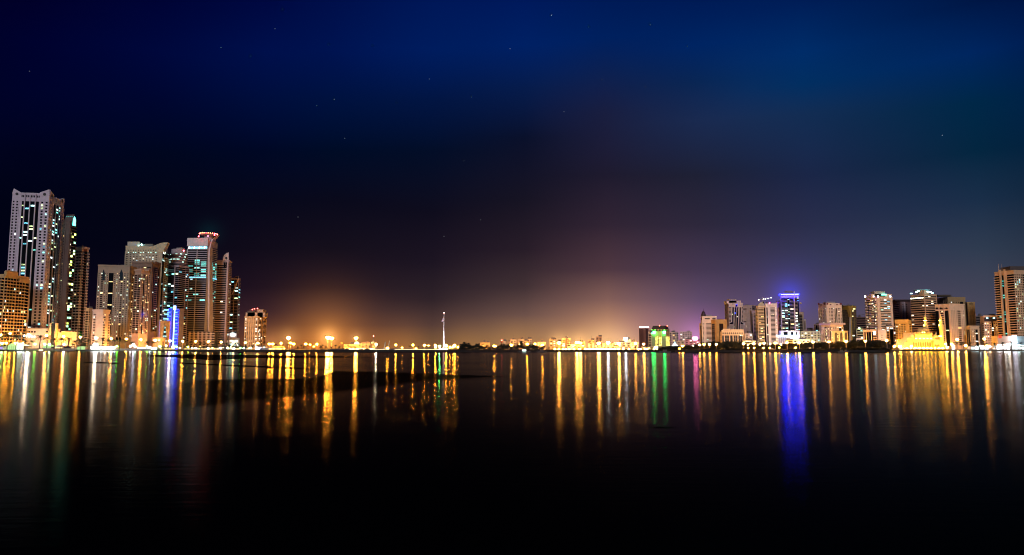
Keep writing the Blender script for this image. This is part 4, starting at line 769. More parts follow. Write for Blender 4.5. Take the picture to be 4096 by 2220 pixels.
m = MB(); a = P(3980, 1344, 990); c = P(4034, 1344, 990); m.box(a.x, c.x, 985, 998, LAND, a.z, wall_mat((.66, .55, .44))); c2 = P(4110, 1345, 990); m.box(c.x+.2, c2.x, 986, 998, LAND, c2.z, wall_mat((.3, .5, .55)))
m.build('podium', b.root)
m = MB(); q = P(4000, 1344, 984); m.box(q.x-1.6, q.x+1.6, 983, 984.8, P(4000, 1352, 984).z, P(4000, 1342, 984).z, emit((1, .1, .04), 1.2)); m.build('red_sign', b.root)
m = MB(); a = P(4050, 1342, 982); c = P(4066, 1373, 982); m.box(a.x, c.x, 981, 983, c.z, a.z, emit((.92, .85, 1), 14, True)); m.build('white_sign', b.root)

# ---------------------------------------------------------------- mosque
Ym = 960; mr = thing('mosque', 'golden floodlit mosque with central dome and stepped side domes', 'mosque', P(3697, 1396, Ym)); ANCH.append((3697, 'the golden mosque'))
ms = wall_mat((.78, .62, .26)); msd = wall_mat((.45, .34, .14))
def mbox(xa, xb, yt, y0, y1, mat, name, n=0):
    m = MB(); a = P(xa, yt, y0); c = P(xb, yt, y0); m.box(a.x, c.x, y0, y1, LAND-.3, a.z, mat); m.build(name, mr)
mbox(3650, 3760, 1357, Ym, Ym+34, ms, 'prayer_hall'); mbox(3618, 3650, 1368, Ym-2, Ym+20, ms, 'wing'); mbox(3762, 3777, 1357, Ym-3, Ym+16, ms, 'wing'); mbox(3735, 3762, 1362, Ym-6, Ym-.3, ms, 'portico')
mbox(3660, 3729, 1330, Ym+3, Ym+32, ms, 'upper_hall'); mbox(3627, 3655, 1353, Ym+2, Ym+16, ms, 'side_hall')
class MR: root = mr
dome(MR, 3694, 1308, 1321, 44, Ym+17, msd, 'main_dome', spire=2.5, drumh=5, n=24)
for (x, yt, yb, w) in ((3648, 1338, 1347, 17), (3742, 1337, 1347, 17), (3640, 1348, 1356, 13), (3630, 1352, 1358, 10), (3734, 1348, 1355, 12), (3748, 1348, 1355, 12), (3660, 1350, 1356, 10), (3727, 1350, 1356, 10), (3758, 1345, 1352, 9)):
    dome(MR, x, yt, yb, w, Ym+6, ms, 'small_dome', spire=1.2, drumh=2)
for x in (3674, 3710):      # half domes against the drum
    dome(MR, x, 1325, 1332, 22, Ym+3, msd, 'half_dome', drumh=1)
for k in range(9):
    m = MB(); q = P(3655+k*9.3, 1366, Ym-.4); m.prism([Vector((q.x+dx, Ym-.4, q.z+dz)) for dx, dz in ((-1, -7), (1, -7), (1, -2), (0, 0), (-1, -2))], (0, .3, 0), wall_mat((.30, .2, .06))); m.build('arched_window', mr)
for x in (3741, 3748, 3755):
    m = MB(); q = P(x, 1376, Ym-6.4); m.prism([Vector((q.x+dx, Ym-6.5, q.z+dz)) for dx, dz in ((-.9, -5), (.9, -5), (.9, -1.5), (0, 0), (-.9, -1.5))], (0, .3, 0), wall_mat((.25, .16, .05))); m.build('doorway', mr)
for k in range(14):
    m = MB(); q = P(3668+k*4, 1334, Ym+2.5); m.box(q.x-.35, q.x+.35, Ym+2.6, Ym+2.9, q.z-1, q.z+.8, wall_mat((.25, .17, .06))); m.build('window', mr)
for (x, yt, yb, Y, nm) in ((3700, 1255, 1345, Ym+30, 0), (3762, 1252, 1396, Ym-2, 1)):
    m = MB(); q = P(x, yt, Y); zb = P(x, yb, Y).z; h = q.z-zb if nm else q.z-zb
    f = lambda y: P(x, y, Y).z
    m.lathe(q.x, Y, [(2.6, max(LAND-.3, zb)), (2.3, f(1330) if nm else f(1320)), (3.3, f(1303)), (3.3, f(1300)), (1.9, f(1299)), (1.8, f(1287)), (2.5, f(1284)), (2.5, f(1282)), (1.5, f(1281)), (1.4, f(1272)), (1.9, f(1270)), (.9, f(1267)), (.15, f(1255)), (.06, q.z)], ms, 10); m.build('minaret', mr)
fl_ = emit((1, .50, .06), 190, True)
for x in (3621, 3634, 3645, 3657, 3669, 3681, 3693, 3705, 3717, 3729, 3741, 3753, 3765, 3774):
    m = MB(); q = P(x, 1396, Ym-14); m.box(q.x-1.0, q.x+1.0, Ym-14.6, Ym-13.8, LAND-.2, LAND+1.0, wall_mat((.05, .05, .05))); m.build('floodlight_case', mr)
    m = MB(); m.face([(q.x-.9, Ym-13.7, LAND+.1), (q.x+.9, Ym-13.7, LAND+.1), (q.x+.9, Ym-14.0, LAND+1.25), (q.x-.9, Ym-14.0, LAND+1.25)], fl_); m.build('floodlight', mr)
for (x, y, Y) in ((3665, 1355, Ym+1.5), (3680, 1355, Ym+1.5), (3695, 1355, Ym+1.5), (3710, 1355, Ym+1.5), (3725, 1355, Ym+1.5), (3690, 1329.5, Ym+4), (3700, 1329.5, Ym+4), (3757, 1301, Ym-3.5), (3767, 1301, Ym-3.5), (3695, 1301, Ym+28), (3705, 1301, Ym+28), (3758, 1283, Ym-3), (3766, 1283, Ym-3), (3696, 1283, Ym+28), (3704, 1283, Ym+28), (3757, 1345, Ym-5), (3764, 1345, Ym-5)):
    q = P(x, y, Y); m = MB(); m.box(q.x-.5, q.x+.5, Y-.5, Y+.4, q.z-.1, q.z+.5, emit((1, .52, .08), 90, True)); m.build('floodlight', mr)

for b in BL: b.done()
# ================================================================ GROUND, WATER
shore = [(-900, 1405), (-300, 1405), (600, 1405), (1000, 1408), (1100, 1409), (1700, 1408.5), (2050, 1407), (2180, 1407), (2620, 1408), (2700, 1409), (3540, 1409), (3600, 1404.5), (4400, 1404.5), (5200, 1404.5)]
sp = []
for (x0, y0), (x1, y1) in zip(shore[:-1], shore[1:]):
    n = max(2, int((x1-x0)/40))
    for i in range(n):
        t = i/n; q = G(x0+(x1-x0)*t, y0+(y1-y0)*t); sp.append(q)
sp.append(G(*shore[-1]))
gm = wall_mat((.028, .023, .018), .9, .4, .05); qm = wall_mat((.016, .013, .011), .85, .4, .3)
m = MB(); n = len(sp)
for i in range(n-1):
    a, c = sp[i], sp[i+1]; au, cu = a.normalized(), c.normalized(); w_ = 3.2
    m.face([a+Vector((0, 0, -1)), c+Vector((0, 0, -1)), c+cu*w_+Vector((0, 0, LAND-.25)), a+au*w_+Vector((0, 0, LAND-.25))], qm)
    m.face([a+au*w_+Vector((0, 0, LAND-.25)), c+cu*w_+Vector((0, 0, LAND-.25)), c+cu*(w_+.3)+Vector((0, 0, LAND)), a+au*(w_+.3)+Vector((0, 0, LAND))], qm)
    far_a, far_c = a+au*9000, c+cu*9000; st = [w_+.3, 200, 900, 9000]
    for s0, s1 in zip(st[:-1], st[1:]):
        z = Vector((0, 0, LAND)); m.face([a+au*s0+z, c+cu*s0+z, c+cu*s1+z, a+au*s1+z], gm)
struct('ground', m)

def water_mat(name, rough, spec, aniso_bump=1.0, mud=None):
    m = bpy.data.materials.new(name); nt = nodes(m); N = nt.nodes; L = nt.links
    o = N.new('ShaderNodeOutputMaterial'); g = N.new('ShaderNodeBsdfAnisotropic'); g.distribution = 'BECKMANN'; g.inputs['Roughness'].default_value = rough
    d = N.new('ShaderNodeBsdfDiffuse'); d.inputs[0].default_value = (.0008, .001, .0016, 1)
    fr = N.new('ShaderNodeFresnel'); fr.inputs[0].default_value = 1.33
    mu = N.new('ShaderNodeMath'); mu.operation = 'MULTIPLY'; mu.inputs[1].default_value = spec
    mx = N.new('ShaderNodeMixShader'); tc = N.new('ShaderNodeTexCoord'); mp = N.new('ShaderNodeMapping'); mp.inputs['Scale'].default_value = (.4, 2.1, 1)
    n1 = N.new('ShaderNodeTexNoise'); n1.inputs['Scale'].default_value = 1.6; n1.inputs['Detail'].default_value = 3
    n2 = N.new('ShaderNodeTexNoise'); n2.inputs['Scale'].default_value = .05; n2.inputs['Detail'].default_value = 2
    b1 = N.new('ShaderNodeBump'); b1.inputs['Strength'].default_value = 1; b1.inputs['Distance'].default_value = .012*aniso_bump
    r = N.new('ShaderNodeMapRange'); r.inputs[1].default_value = .35; r.inputs[2].default_value = .65; r.inputs[3].default_value = rough*.88; r.inputs[4].default_value = rough*1.08
    L.new(tc.outputs['Object'], mp.inputs[0]); L.new(mp.outputs[0], n1.inputs['Vector']); L.new(tc.outputs['Object'], n2.inputs['Vector'])
    L.new(n2.outputs[0], r.inputs[0]); L.new(r.outputs[0], g.inputs['Roughness'])
    L.new(n1.outputs[0], b1.inputs['Height']); L.new(b1.outputs[0], g.inputs['Normal'])
    pw_ = N.new('ShaderNodeMath'); pw_.operation = 'POWER'; pw_.inputs[1].default_value = 2.5; L.new(fr.outputs[0], pw_.inputs[0]); L.new(pw_.outputs[0], mu.inputs[0])
    if mud is not None:
        a_ = N.new('ShaderNodeAttribute'); a_.attribute_name = 'wetness'; mr = N.new('ShaderNodeMapRange'); L.new(a_.outputs['Fac'], mr.inputs[0]); mr.inputs[3].default_value = spec; mr.inputs[4].default_value = mud; L.new(mr.outputs[0], mu.inputs[1])
    L.new(mu.outputs[0], mx.inputs[0]); L.new(d.outputs[0], mx.inputs[1]); L.new(g.outputs[0], mx.inputs[2]); L.new(mx.outputs[0], o.inputs[0])
    return m
WM = water_mat('lagoon_water', .162, .46, .5)
m = MB(); m.face([(-3000, -200, 0), (3000, -200, 0), (3000, 1100, 0), (-3000, 1100, 0)], WM); struct('water', m)
SM = water_mat('mud_film', .162, .46, .5, mud=.06); SM2 = water_mat('mud_film', .155, .03, .3)
def slick(name, pts, z=.004):
    m = MB(); m.face([G(x, y, z) for x, y in pts], SM2); o = struct(name, m)
def wav(pts, n=6, amp=.8):
    out = []
    for i in range(len(pts)):
        (x0, y0), (x1, y1) = pts[i], pts[(i+1) % len(pts)]
        for k in range(n):
            t = k/n; out.append((x0+(x1-x0)*t, y0+(y1-y0)*t+(R_.uniform(-amp, amp) if k else 0)))
    return out
def interp(T, x):
    for (a, b_), (c, d) in zip(T[:-1], T[1:]):
        if a <= x <= c: return b_+(d-b_)*(x-a)/(c-a)
    return T[-1][1] if x > T[-1][0] else T[0][1]
TOPL = [(640, 1590), (680, 1560), (740, 1530), (800, 1516), (1000, 1512), (1240, 1512), (1290, 1500), (1330, 1481), (1500, 1484), (1650, 1491), (1850, 1498), (2080, 1506)]
BOTL = [(640, 1594), (680, 1618), (740, 1632), (830, 1628), (1000, 1608), (1200, 1588), (1400, 1567), (1500, 1554), (1700, 1528), (1800, 1523), (1900, 1517), (2080, 1507)]
m = MB(); fad = []; nr = 14; xs = [640+i*(1440/110) for i in range(111)]; idx = m.m(SM)
for x in xs:
    t, bt = interp(TOPL, x), interp(BOTL, x); jt = R_.uniform(-.7, .7)
    for r_i in range(nr+1):
        f = r_i/nr; y = t+jt+(bt-t)*f; q = G(x, y, .004); m.v.append(tuple(q)); dd = min((y-t-jt)/3.0, (bt-y)/9.0, (x-640)/220)
        fad.append(max(0, min(1, dd)) if 0 < r_i < nr else 0)
for i in range(len(xs)-1):
    for r_i in range(nr):
        q = i*(nr+1)+r_i; m.f.append((q, q+1, q+nr+2, q+nr+1)); m.mi.append(idx)
mo = struct('mudflat', m); at_ = mo.data.attributes.new('wetness', 'FLOAT', 'POINT')
at_.data.foreach_set('value', fad)
slick('mudflat', wav([(560, 1424), (700, 1430), (850, 1441), (900, 1438), (1000, 1433), (1150, 1432.5), (1300, 1431), (1500, 1429.5), (1600, 1428.5), (1400, 1426), (1100, 1421), (800, 1418), (650, 1419)], 4, .25), .005)
slick('mudflat', wav([(700, 1452), (850, 1461), (1000, 1468), (1150, 1474), (1320, 1481), (1320, 1478), (1200, 1471), (1050, 1464), (880, 1457), (760, 1452)], 4, .2), .006)
slick('mudflat', wav([(330, 1450), (400, 1453), (470, 1456), (480, 1454), (400, 1447), (350, 1447)], 3, .3), .007)
slick('mudflat', wav([(2575, 1708.5), (2640, 1711), (2710, 1710), (2650, 1707.5)], 3, .2), .008)

# ================================================================ LAMPS
KLIST = []
def sodium(k): return emit(SODIUM, k, True)
pm = wall_mat((.22, .2, .18), .5)
def globe(m, c, r, mat, n=10): m.lathe(c[0], c[1], [(r*.35, c[2]-r*.85), (r*.85, c[2]-r*.45), (r, c[2]), (r*.85, c[2]+r*.45)], mat, n)
LM = {}
def lamp(x, y, Y, r=1.3, col=SODIUM, k=420, twin=False, arm=True, nm='street_lamp'):
    if nm != 'garden_lamp': k = round(k*5.2)
    else: k = round(k*2.6)
    r *= .82
    q = P(x, y, Y); root = thing(nm, '', 'street lamp' if nm == 'street_lamp' else 'lamp', (q.x, Y, LAND), None)
    key = (round(q.z*2)/2, r, col, k)
    m = MB(); h = q.z-LAND; m.tube((0, 0, -.3), (0, 0, h+.1), .28 if h > 5 else .14, .14 if h > 5 else .1, pm)
    if h > 18:
        m.tube((0, 0, h-1.2), (0, 0, h-.7), 1.0, 1.0, pm, 8)
    child(m.mesh('pole'), 'pole', root)
    if nm != 'garden_lamp':
        kh = ('hood', r)  # hood added to keep the lamp's light off the upper facades
        if kh not in LM: mm = MB(); mm.lathe(0, 0, [(r*1.9, r*.5), (r*2.0, r*.62), (r*.9, r*.95), (r*.2, r*1.05)], wall_mat((.05, .05, .05)), 12); LM[kh] = mm.mesh('added_lamp_hood')
        child(LM[kh], 'added_lamp_hood', root, (0, 0, h))
    kk = ('head', r, col, k)
    if kk not in LM: mm = MB(); globe(mm, (0, 0, 0), r, emit(col, k, True)); LM[kk] = mm.mesh('lamp_head')
    child(LM[kk], 'lamp_head', root, (0, 0, h)); KLIST.append((x, y, Y, root, nm, col, r)); return root
PROM = [(3, 1340), (40, 1334), (114, 1338), (186, 1342), (255, 1345), (321, 1348), (384, 1352), (445, 1354), (505, 1356), (564, 1358), (622, 1361), (680, 1363), (731, 1365), (783, 1365), (834, 1366), (885, 1368), (935, 1369), (982, 1370), (1031, 1372)]
for x, y in PROM: lamp(x, y, 745+x*.25, 1.3, SODIUM if x not in (114, 384, 680) else (1, .72, .42), 300)
for x, y, r, k in [(1077, 1375, 1.3, 300), (1091, 1375, 1.3, 300), (1124, 1373, 1.2, 300), (1154, 1351, 2.2, 420), (1162, 1371, .9, 200), (1175, 1375, 1.3, 300), (1223, 1376, 1.2, 260), (1240, 1378, .7, 200), (1268, 1377, 1.2, 260), (1255, 1387, 1., 200),
                   (1312, 1349, 3.0, 700), (1327, 1353, 2.2, 500), (1424, 1352, 2.2, 420), (1134, 1394, 1.2, 240), (1504, 1377, 1.2, 260), (1583, 1379, 1.1, 240), (1652, 1380, 1.2, 260), (1698, 1381, 1.1, 240), (1742, 1381, 1.1, 260), (1742, 1389, .9, 200),
                   (1785, 1382, 1.5, 300), (1800, 1389, .9, 240), (1811, 1389, .9, 240), (1818, 1382, 1.5, 300), (1833, 1389, .8, 200), (1875, 1384, .8, 120), (1976, 1384, 1.2, 260), (1985, 1385, .9, 200), (2045, 1380, 1.2, 260), (2043, 1389, 1.1, 240), (2078, 1377, .9, 200), (2109, 1376, 1.1, 240), (2140, 1376, 1.2, 260), (2170, 1379, 1.3, 260),
                   (1609, 1390, .7, 120), (1550, 1391, 1.3, 200), (1664, 1393, .6, 150), (1714, 1382, .6, 150)]:
    lamp(x, y, 900 if x > 1200 else 850, r, SODIUM if x != 1504 else (1, .8, .5), k)
lamp(1758, 1385, 880, 1.1, (.15, 1, .25), 200)
for x, y, r, k in [(2236, 1371, 2.3, 420), (2308, 1370, 2.1, 380), (2322, 1371, 1.9, 320), (2395, 1372, 2.4, 420), (2476, 1374, 2.1, 380), (2542, 1373, 1.7, 200), (2575, 1376, 1.7, 200)]: lamp(x, y, 985, r, (1, .40, .05), k)
lamp(2433, 1371, 985, 2.3, (.9, .95, 1), 70); lamp(2503, 1361, 980, 1.8, (.85, .9, 1), 60)
for x in (2219, 2235, 2252, 2263, 2277, 2297, 2318, 2342, 2360, 2388, 2407, 2424, 2441, 2460, 2474, 2493, 2516, 2554, 2562, 2581, 2589, 2616, 2628): lamp(x, 1396, 720, .8, (1, .40, .05), 90, nm='path_lamp')
lamp(2286, 1402, 640, 1.0, (.95, .97, 1), 60, nm='path_lamp')
for x, y in [(2731, 1384), (2799, 1380), (2816, 1379), (2838, 1378), (2865, 1378), (2974, 1375), (3015, 1375), (3056, 1374), (3101, 1373), (3148, 1371), (3197, 1371), (3252, 1369), (3316, 1368), (3384, 1366), (3461, 1365), (3547, 1363), (3829, 1358), (3937, 1355)]:
    lamp(x, y-1 if x < 3600 else y, 546 if x < 3600 else 900, 1.0 if x < 3600 else 1.5, (1, .38, .04), (90 if x < 3600 else 300) if x > 2960 else 45)
for x in (2990, 3040, 3080, 3125, 3172, 3225, 3270, 3300, 3350, 3400, 3440, 3500): lamp(x, 1378, 986, 1.2, (1, .55, .22), 300)  # extra lamps added out of sight behind the mangroves to light the building bases
for x, y in [(2718, 1394), (2993, 1391), (3017, 1391), (3054, 1391), (3079, 1391), (3117, 1390), (3182, 1390)]: lamp(x, y, 524, .75, SODIUM, 16, nm='path_lamp')
for x, y in [(3577, 1385), (3602, 1386), (3597, 1386), (3863, 1382), (3948, 1383), (3807, 1376)]: lamp(x, y, 800, 1.3, (1, .40, .04), 200, nm='path_lamp')
for x, y, Y in ((25, 1372, 768), (62, 1372, 766), (92, 1374, 770), (3596, 1378, 1004), (3624, 1378, 1006), (3770, 1376, 1035), (3783, 1376, 1040)): lamp(x, y, Y, 1.2, (1, .38, .025), 330 if x < 1000 else 620)  # lamps added to throw orange light on the blocks beside them
# promenade globes and coloured garden lamps on the left bank
GLB = [(8, 1373, (.55, 1, .45), 1.6, 60), (80, 1378, (.85, 1, .85), 3.2, 14), (98, 1342, (.95, .95, 1), 1.2, 40), (140, 1376, (.5, 1, .3), 1.5, 60), (179, 1377, (1, .85, .8), 1.3, 60), (198, 1377, (.8, 1, .7), 1.4, 60), (256, 1377, (.8, .8, 1), 1.3, 50), (122, 1342, (.9, .95, 1), 1.1, 40),
       (382, 1378, (.95, 1, 1), 3.4, 16), (407, 1387, (.9, 1, 1), 1.7, 30), (420, 1387, (1, .95, .85), 1.5, 30), (433, 1388, (.9, 1, .9), 1.6, 30), (446, 1387, (1, 1, 1), 1.5, 30), (469, 1384, (.35, 1, .2), 1.2, 60), (458, 1388, (.8, .9, 1), 1.5, 30), (522, 1385, (1, .95, .9), 1.3, 30), (533, 1378, (.9, .9, 1), 1.8, 40), (541, 1386, (.8, 1, .9), 1.2, 30),
       (588, 1385, (.6, 1, .35), 1.2, 50), (600, 1388, (.8, .9, 1), 1.3, 30), (640, 1385, (.65, 1, .4), 1.7, 30), (665, 1383, (1, .8, .5), 1.2, 30), (693, 1388, (1, 1, .95), 2.2, 24), (706, 1386, (.4, 1, .3), 1.2, 50), (720, 1391, (1, .9, .6), .9, 30), (751, 1387, (.8, 1, .3), 1.5, 36), (770, 1390, (1, .9, .7), .9, 30), (783, 1392, (.9, .9, 1), 1.3, 24), (802, 1386, (1, .8, .4), .8, 30), (833, 1393, (1, .95, .9), 1.5, 24), (850, 1391, (1, .7, .3), .8, 30),
       (881, 1391, (.85, .8, 1), 1.2, 26), (893, 1390, (1, .8, .5), .9, 26), (911, 1391, (1, .95, .8), 1.5, 24), (922, 1388, (.6, 1, .4), .9, 30), (934, 1393, (.9, .9, 1), 1.5, 24), (961, 1391, (.4, 1, .3), 1.2, 44), (975, 1393, (1, .9, .9), .9, 26), (996, 1392, (1, .8, .5), .8, 26), (1005, 1391, (.5, 1, .6), .8, 26)]
for x, y, col, r, k in GLB:
    col = tuple(c**2.2 for c in col)
    lamp(x, y, 722 if x < 700 else 735, r*.75, col, k*1.5, nm='garden_lamp')
for x, y, col, r, k in [(3922, 1385, (.8, 1, 1), 1.6, 30), (3932, 1386, (1, 1, 1), 1.5, 30), (3960, 1386, (1, .7, .4), 1.2, 40), (3997, 1382, (1, .98, 1), 2.4, 26), (4010, 1384, (1, 1, 1), 1.8, 30), (4022, 1380, (1, .95, .85), 1.8, 30), (4035, 1378, (1, .9, .7), 2.0, 36), (4060, 1384, (1, 1, 1), 2.6, 26), (4075, 1382, (.8, 1, 1), 1.6, 30), (4090, 1384, (.6, 1, 1), 1.6, 30), (3893, 1387, (.7, 1, 1), 1.3, 30), (3905, 1386, (.8, .9, 1), 1.2, 30), (3812, 1385, (1, .85, .9), 1.8, 30), (3645, 1385, (1, .6, .2), 1.6, 50), (3790, 1388, (1, .6, .15), 2.0, 50), (2780, 1382, (1, .7, .4), 1.8, 40), (2790, 1382, (1, .75, .5), 1.8, 40), (2772, 1383, (1, .8, .5), 1.4, 40)]:
    lamp(x, y, 760, r*.85, col, k*1.5, nm='garden_lamp')

for x in (3612, 3628, 3644, 3661, 3678, 3694, 3709, 3724, 3740, 3756, 3771): lamp(x, 1391, 925, 1.3, (1, .40, .012), 190, nm='garden_lamp')  # lamps added before the mosque to strengthen its gold reflection in the water
def ordw(i): return ['first', 'second', 'third', 'fourth', 'fifth', 'sixth', 'seventh', 'eighth', 'ninth', 'tenth', 'eleventh', 'twelfth', 'thirteenth', 'fourteenth', 'fifteenth', 'sixteenth', 'seventeenth', 'eighteenth', 'nineteenth', 'twentieth'][i]
A2 = sorted(ANCH)+[]
A2 += [(1200, 'the low sand heaps'), (1320, 'the twin tall masts'), (1560, 'the slanted spires'), (1776, 'the tall flagpole'), (1700, 'the distant shore road'), (1640, 'the long lit quay wall')]
def near(x): return min(A2, key=lambda a: abs(a[0]-x))
def autolabel(items, fmt, group):
    """items: (px x, object, noun phrase); each gets a label that names what it stands by and its order there"""
    by = {}
    for x, o, noun in items: by.setdefault((near(x)[1], noun), []).append((x, o))
    for (an, noun), l in by.items():
        l.sort(key=lambda t: t[0])
        for i, (x, o) in enumerate(l):
            if len(l) == 1: s = '%s %s %s' % (noun, fmt, an)
            else: s = '%s %s %s, %s from the left' % (noun, fmt, an, ordw(i) if i else 'first')
            o['label'] = s; o['group'] = group
def colname(c):
    r, g, b_ = c
    if g > .95 and r < .7: return 'green'
    if r > .95 and g < .6: return 'orange'
    if r > .95 and b_ < .75: return 'warm yellow'
    return 'white'
for nm, base, grp in (('street_lamp', 'street lamp', 'street lamps round the lagoon'), ('path_lamp', 'low path lamp', 'low lamps along the shore path'), ('garden_lamp', 'garden lamp', 'bright lamps among the trees and tents')):
    it = []
    for x, y, Y, root, n_, col, r in KLIST:
        if n_ != nm: continue
        size = 'tall ' if (nm == 'street_lamp' and r >= 2.1) else ''
        it.append((x, root, '%s%s %s' % (size, colname(col), base)))
    autolabel(it, 'standing by', grp)

# ================================================================ FLAGPOLE, MASTS, TENTS ...
r_ = thing('flagpole', 'very tall white floodlit flagpole with red light at its tip', 'flagpole', P(1776, 1396, 1500))
m = MB(); q = P(1776, 1253, 1500); pw = wall_mat((.8, .78, .8), .4); m.tube((q.x, 1500, LAND), (q.x, 1500, q.z), 1.1, .55, pw, 10); m.build('pole', r_)
m = MB(); globe(m, (q.x, 1500, q.z+1), 1.4, emit((1, .12, .1), 30, True)); m.build('tip_light', r_)
m = MB(); 
pts = [(1775, 1270), (1772, 1271), (1769.5, 1277), (1768, 1282), (1766, 1286), (1770, 1286.5), (1773, 1285), (1775.2, 1283)]
m.prism([P(x, y, 1501) for x, y in reversed(pts)], (0, .5, 0), wall_mat((.5, .4, .5))); fo = m.build('flag', None); fo['label'] = 'pale flag hanging limp from the tall flagpole'; fo['category'] = 'flag'
for dx_ in (-6, 0, 6):
    m = MB(); m.box(q.x+dx_-.8, q.x+dx_+.8, 1490, 1491, LAND-.1, LAND+1.0, emit((.9, .85, 1), 260, True)); m.build('floodlight', r_)
for dx_, zz in ((-6, 24), (6, 52)):
    ld_ = bpy.data.lights.new('pole_spot', 'SPOT'); ld_.energy = 3.2e5; ld_.spot_size = math.radians(70); ld_.color = (.95, .9, 1); ld_.shadow_soft_size = .5
    lo_ = bpy.data.objects.new('pole_spot', ld_); C.objects.link(lo_); lo_.parent = r_; lo_.location = (dx_, -9, LAND+.6-r_.location.z); dv = Vector((q.x, 1500, LAND+zz))-Vector((q.x+dx_, 1491, LAND+1)); lo_.rotation_euler = dv.to_track_quat('-Z', 'Y').to_euler()
# small lamps on the pole itself
for z in (LAND+12, LAND+36):
    m = MB(); m.box(q.x-.35, q.x+.35, 1496.6, 1497.2, z, z+.5, emit((.95, .9, 1), 6, True)); m.build('pole_light', r_)
r_ = thing('radio_mast', 'slim lattice mast with red light behind the domed palace', 'mast', P(1494, 1390, 1700))
m = MB(); q = P(1494, 1345, 1700); 
for dx_ in (-.9, .9): m.tube((q.x+dx_, 1700, LAND), (q.x+dx_*.3, 1700, q.z), .25, .2, pm, 4)
for k in range(9): m.tube((q.x-.9+k*.07, 1700, LAND+k*3), (q.x+.9-k*.07, 1700, LAND+3+k*3), .15, .15, pm, 4)
m.build('lattice', r_); m = MB(); globe(m, (q.x, 1700, q.z+.8), 1.3, emit((1, .2, .15), 22, True)); m.build('warning_light', r_)
r_ = thing('water_tower', 'thin dark mast with red lamp rising above the dark trees', 'mast', P(2007, 1395, 1000))
m = MB(); q = P(2007, 1364, 1000); m.tube((q.x, 1000, LAND), (q.x, 1000, q.z), .5, .5, wall_mat((.05, .03, .03))); m.lathe(q.x, 1000, [(.6, q.z-3), (1.6, q.z-2), (1.6, q.z), (.6, q.z+.4)], wall_mat((.25, .08, .07)), 10); m.build('shaft', r_)
m = MB(); globe(m, (q.x, 1000, q.z+1.2), .9, emit((1, .12, .08), 18, True)); m.build('warning_light', r_); r_.name = 'signal_mast'
r_ = thing('scaffold_tower', 'dark open frame tower among the dark trees', 'tower', P(2064, 1395, 800)); dk = wall_mat((.03, .022, .02)); m = MB(); a = P(2059, 1370, 800); c = P(2070, 1370, 800)
for xx in (a.x, c.x-.4):
    for yy in (800, 803): m.box(xx, xx+.4, yy, yy+.4, LAND, a.z, dk)
for k in range(6): m.box(a.x-.1, c.x+.1, 799.8, 803.6, LAND+1+k*1.15, LAND+1.5+k*1.15, dk)
m.build('frame', r_)
for i, (xa, xb, lab) in enumerate(((1534, 1541, 'left slanted pale spire right of the domed palace'), (1551, 1558, 'right and slimmer slanted pale spire right of the domed palace'))):
    m = MB(); q = P(xa, 1391, 1400); t = P(xb, 1366+(-4 if i else 0), 1400); w_ = 3 if i == 0 else 1.6
    m.prism([Vector((q.x, 1400, LAND)), Vector((q.x+w_, 1400, LAND)), Vector((t.x+.6, 1400, t.z)), Vector((t.x-.6, 1400, t.z-1))], (0, 2, 0), wall_mat((.6, .58, .42))); o = m.build('slanted_spire'); tag(o, lab, 'monument', 'slanted spires')
# tents on left bank
tg = emit((.62, 1, .38), .9, True); tw = emit((.9, 1, .85), 1.6, True)
tl = []
for (xa, xb, yr, ye, mat, big) in ((30, 62, 1372, 1384, tg, 0), (64, 95, 1370, 1383, tw, 0), (170, 204, 1374, 1386, tg, 0), (308, 340, 1385, 1388, tg, 0)):
    rt = thing('marquee_tent', '', 'tent', P((xa+xb)/2, 1397, 725)); a = P(xa, ye, 725); c = P(xb, ye, 725); ap = P((xa+xb)/2, yr, 730)
    m = MB(); b0 = [Vector((a.x, 725, a.z)), Vector((c.x, 725, a.z)), Vector((c.x, 735, a.z)), Vector((a.x, 735, a.z))]
    for i in range(4): m.face([b0[i], b0[(i+1) % 4], ap], mat)
    m.build('canopy', rt)
    for k in range(4):
        m = MB(); x = a.x+k*(c.x-a.x)/4; m.box(x+.1, x+(c.x-a.x)/4-.1, 725.3, 725.6, LAND, a.z, mat); m.build('side_panel', rt)
    m = MB()
    for k in range(5): x = a.x+k*(c.x-a.x)/4; m.tube((x, 725.2, LAND), (x, 725.2, a.z), .12, .12, pm, 4)
    m.build('frame', rt); tl.append(((xa+xb)/2, rt, 'glowing green white tent' if mat is tg else 'glowing white tent'))
autolabel(tl, 'pitched below', 'lit tents on the left bank')
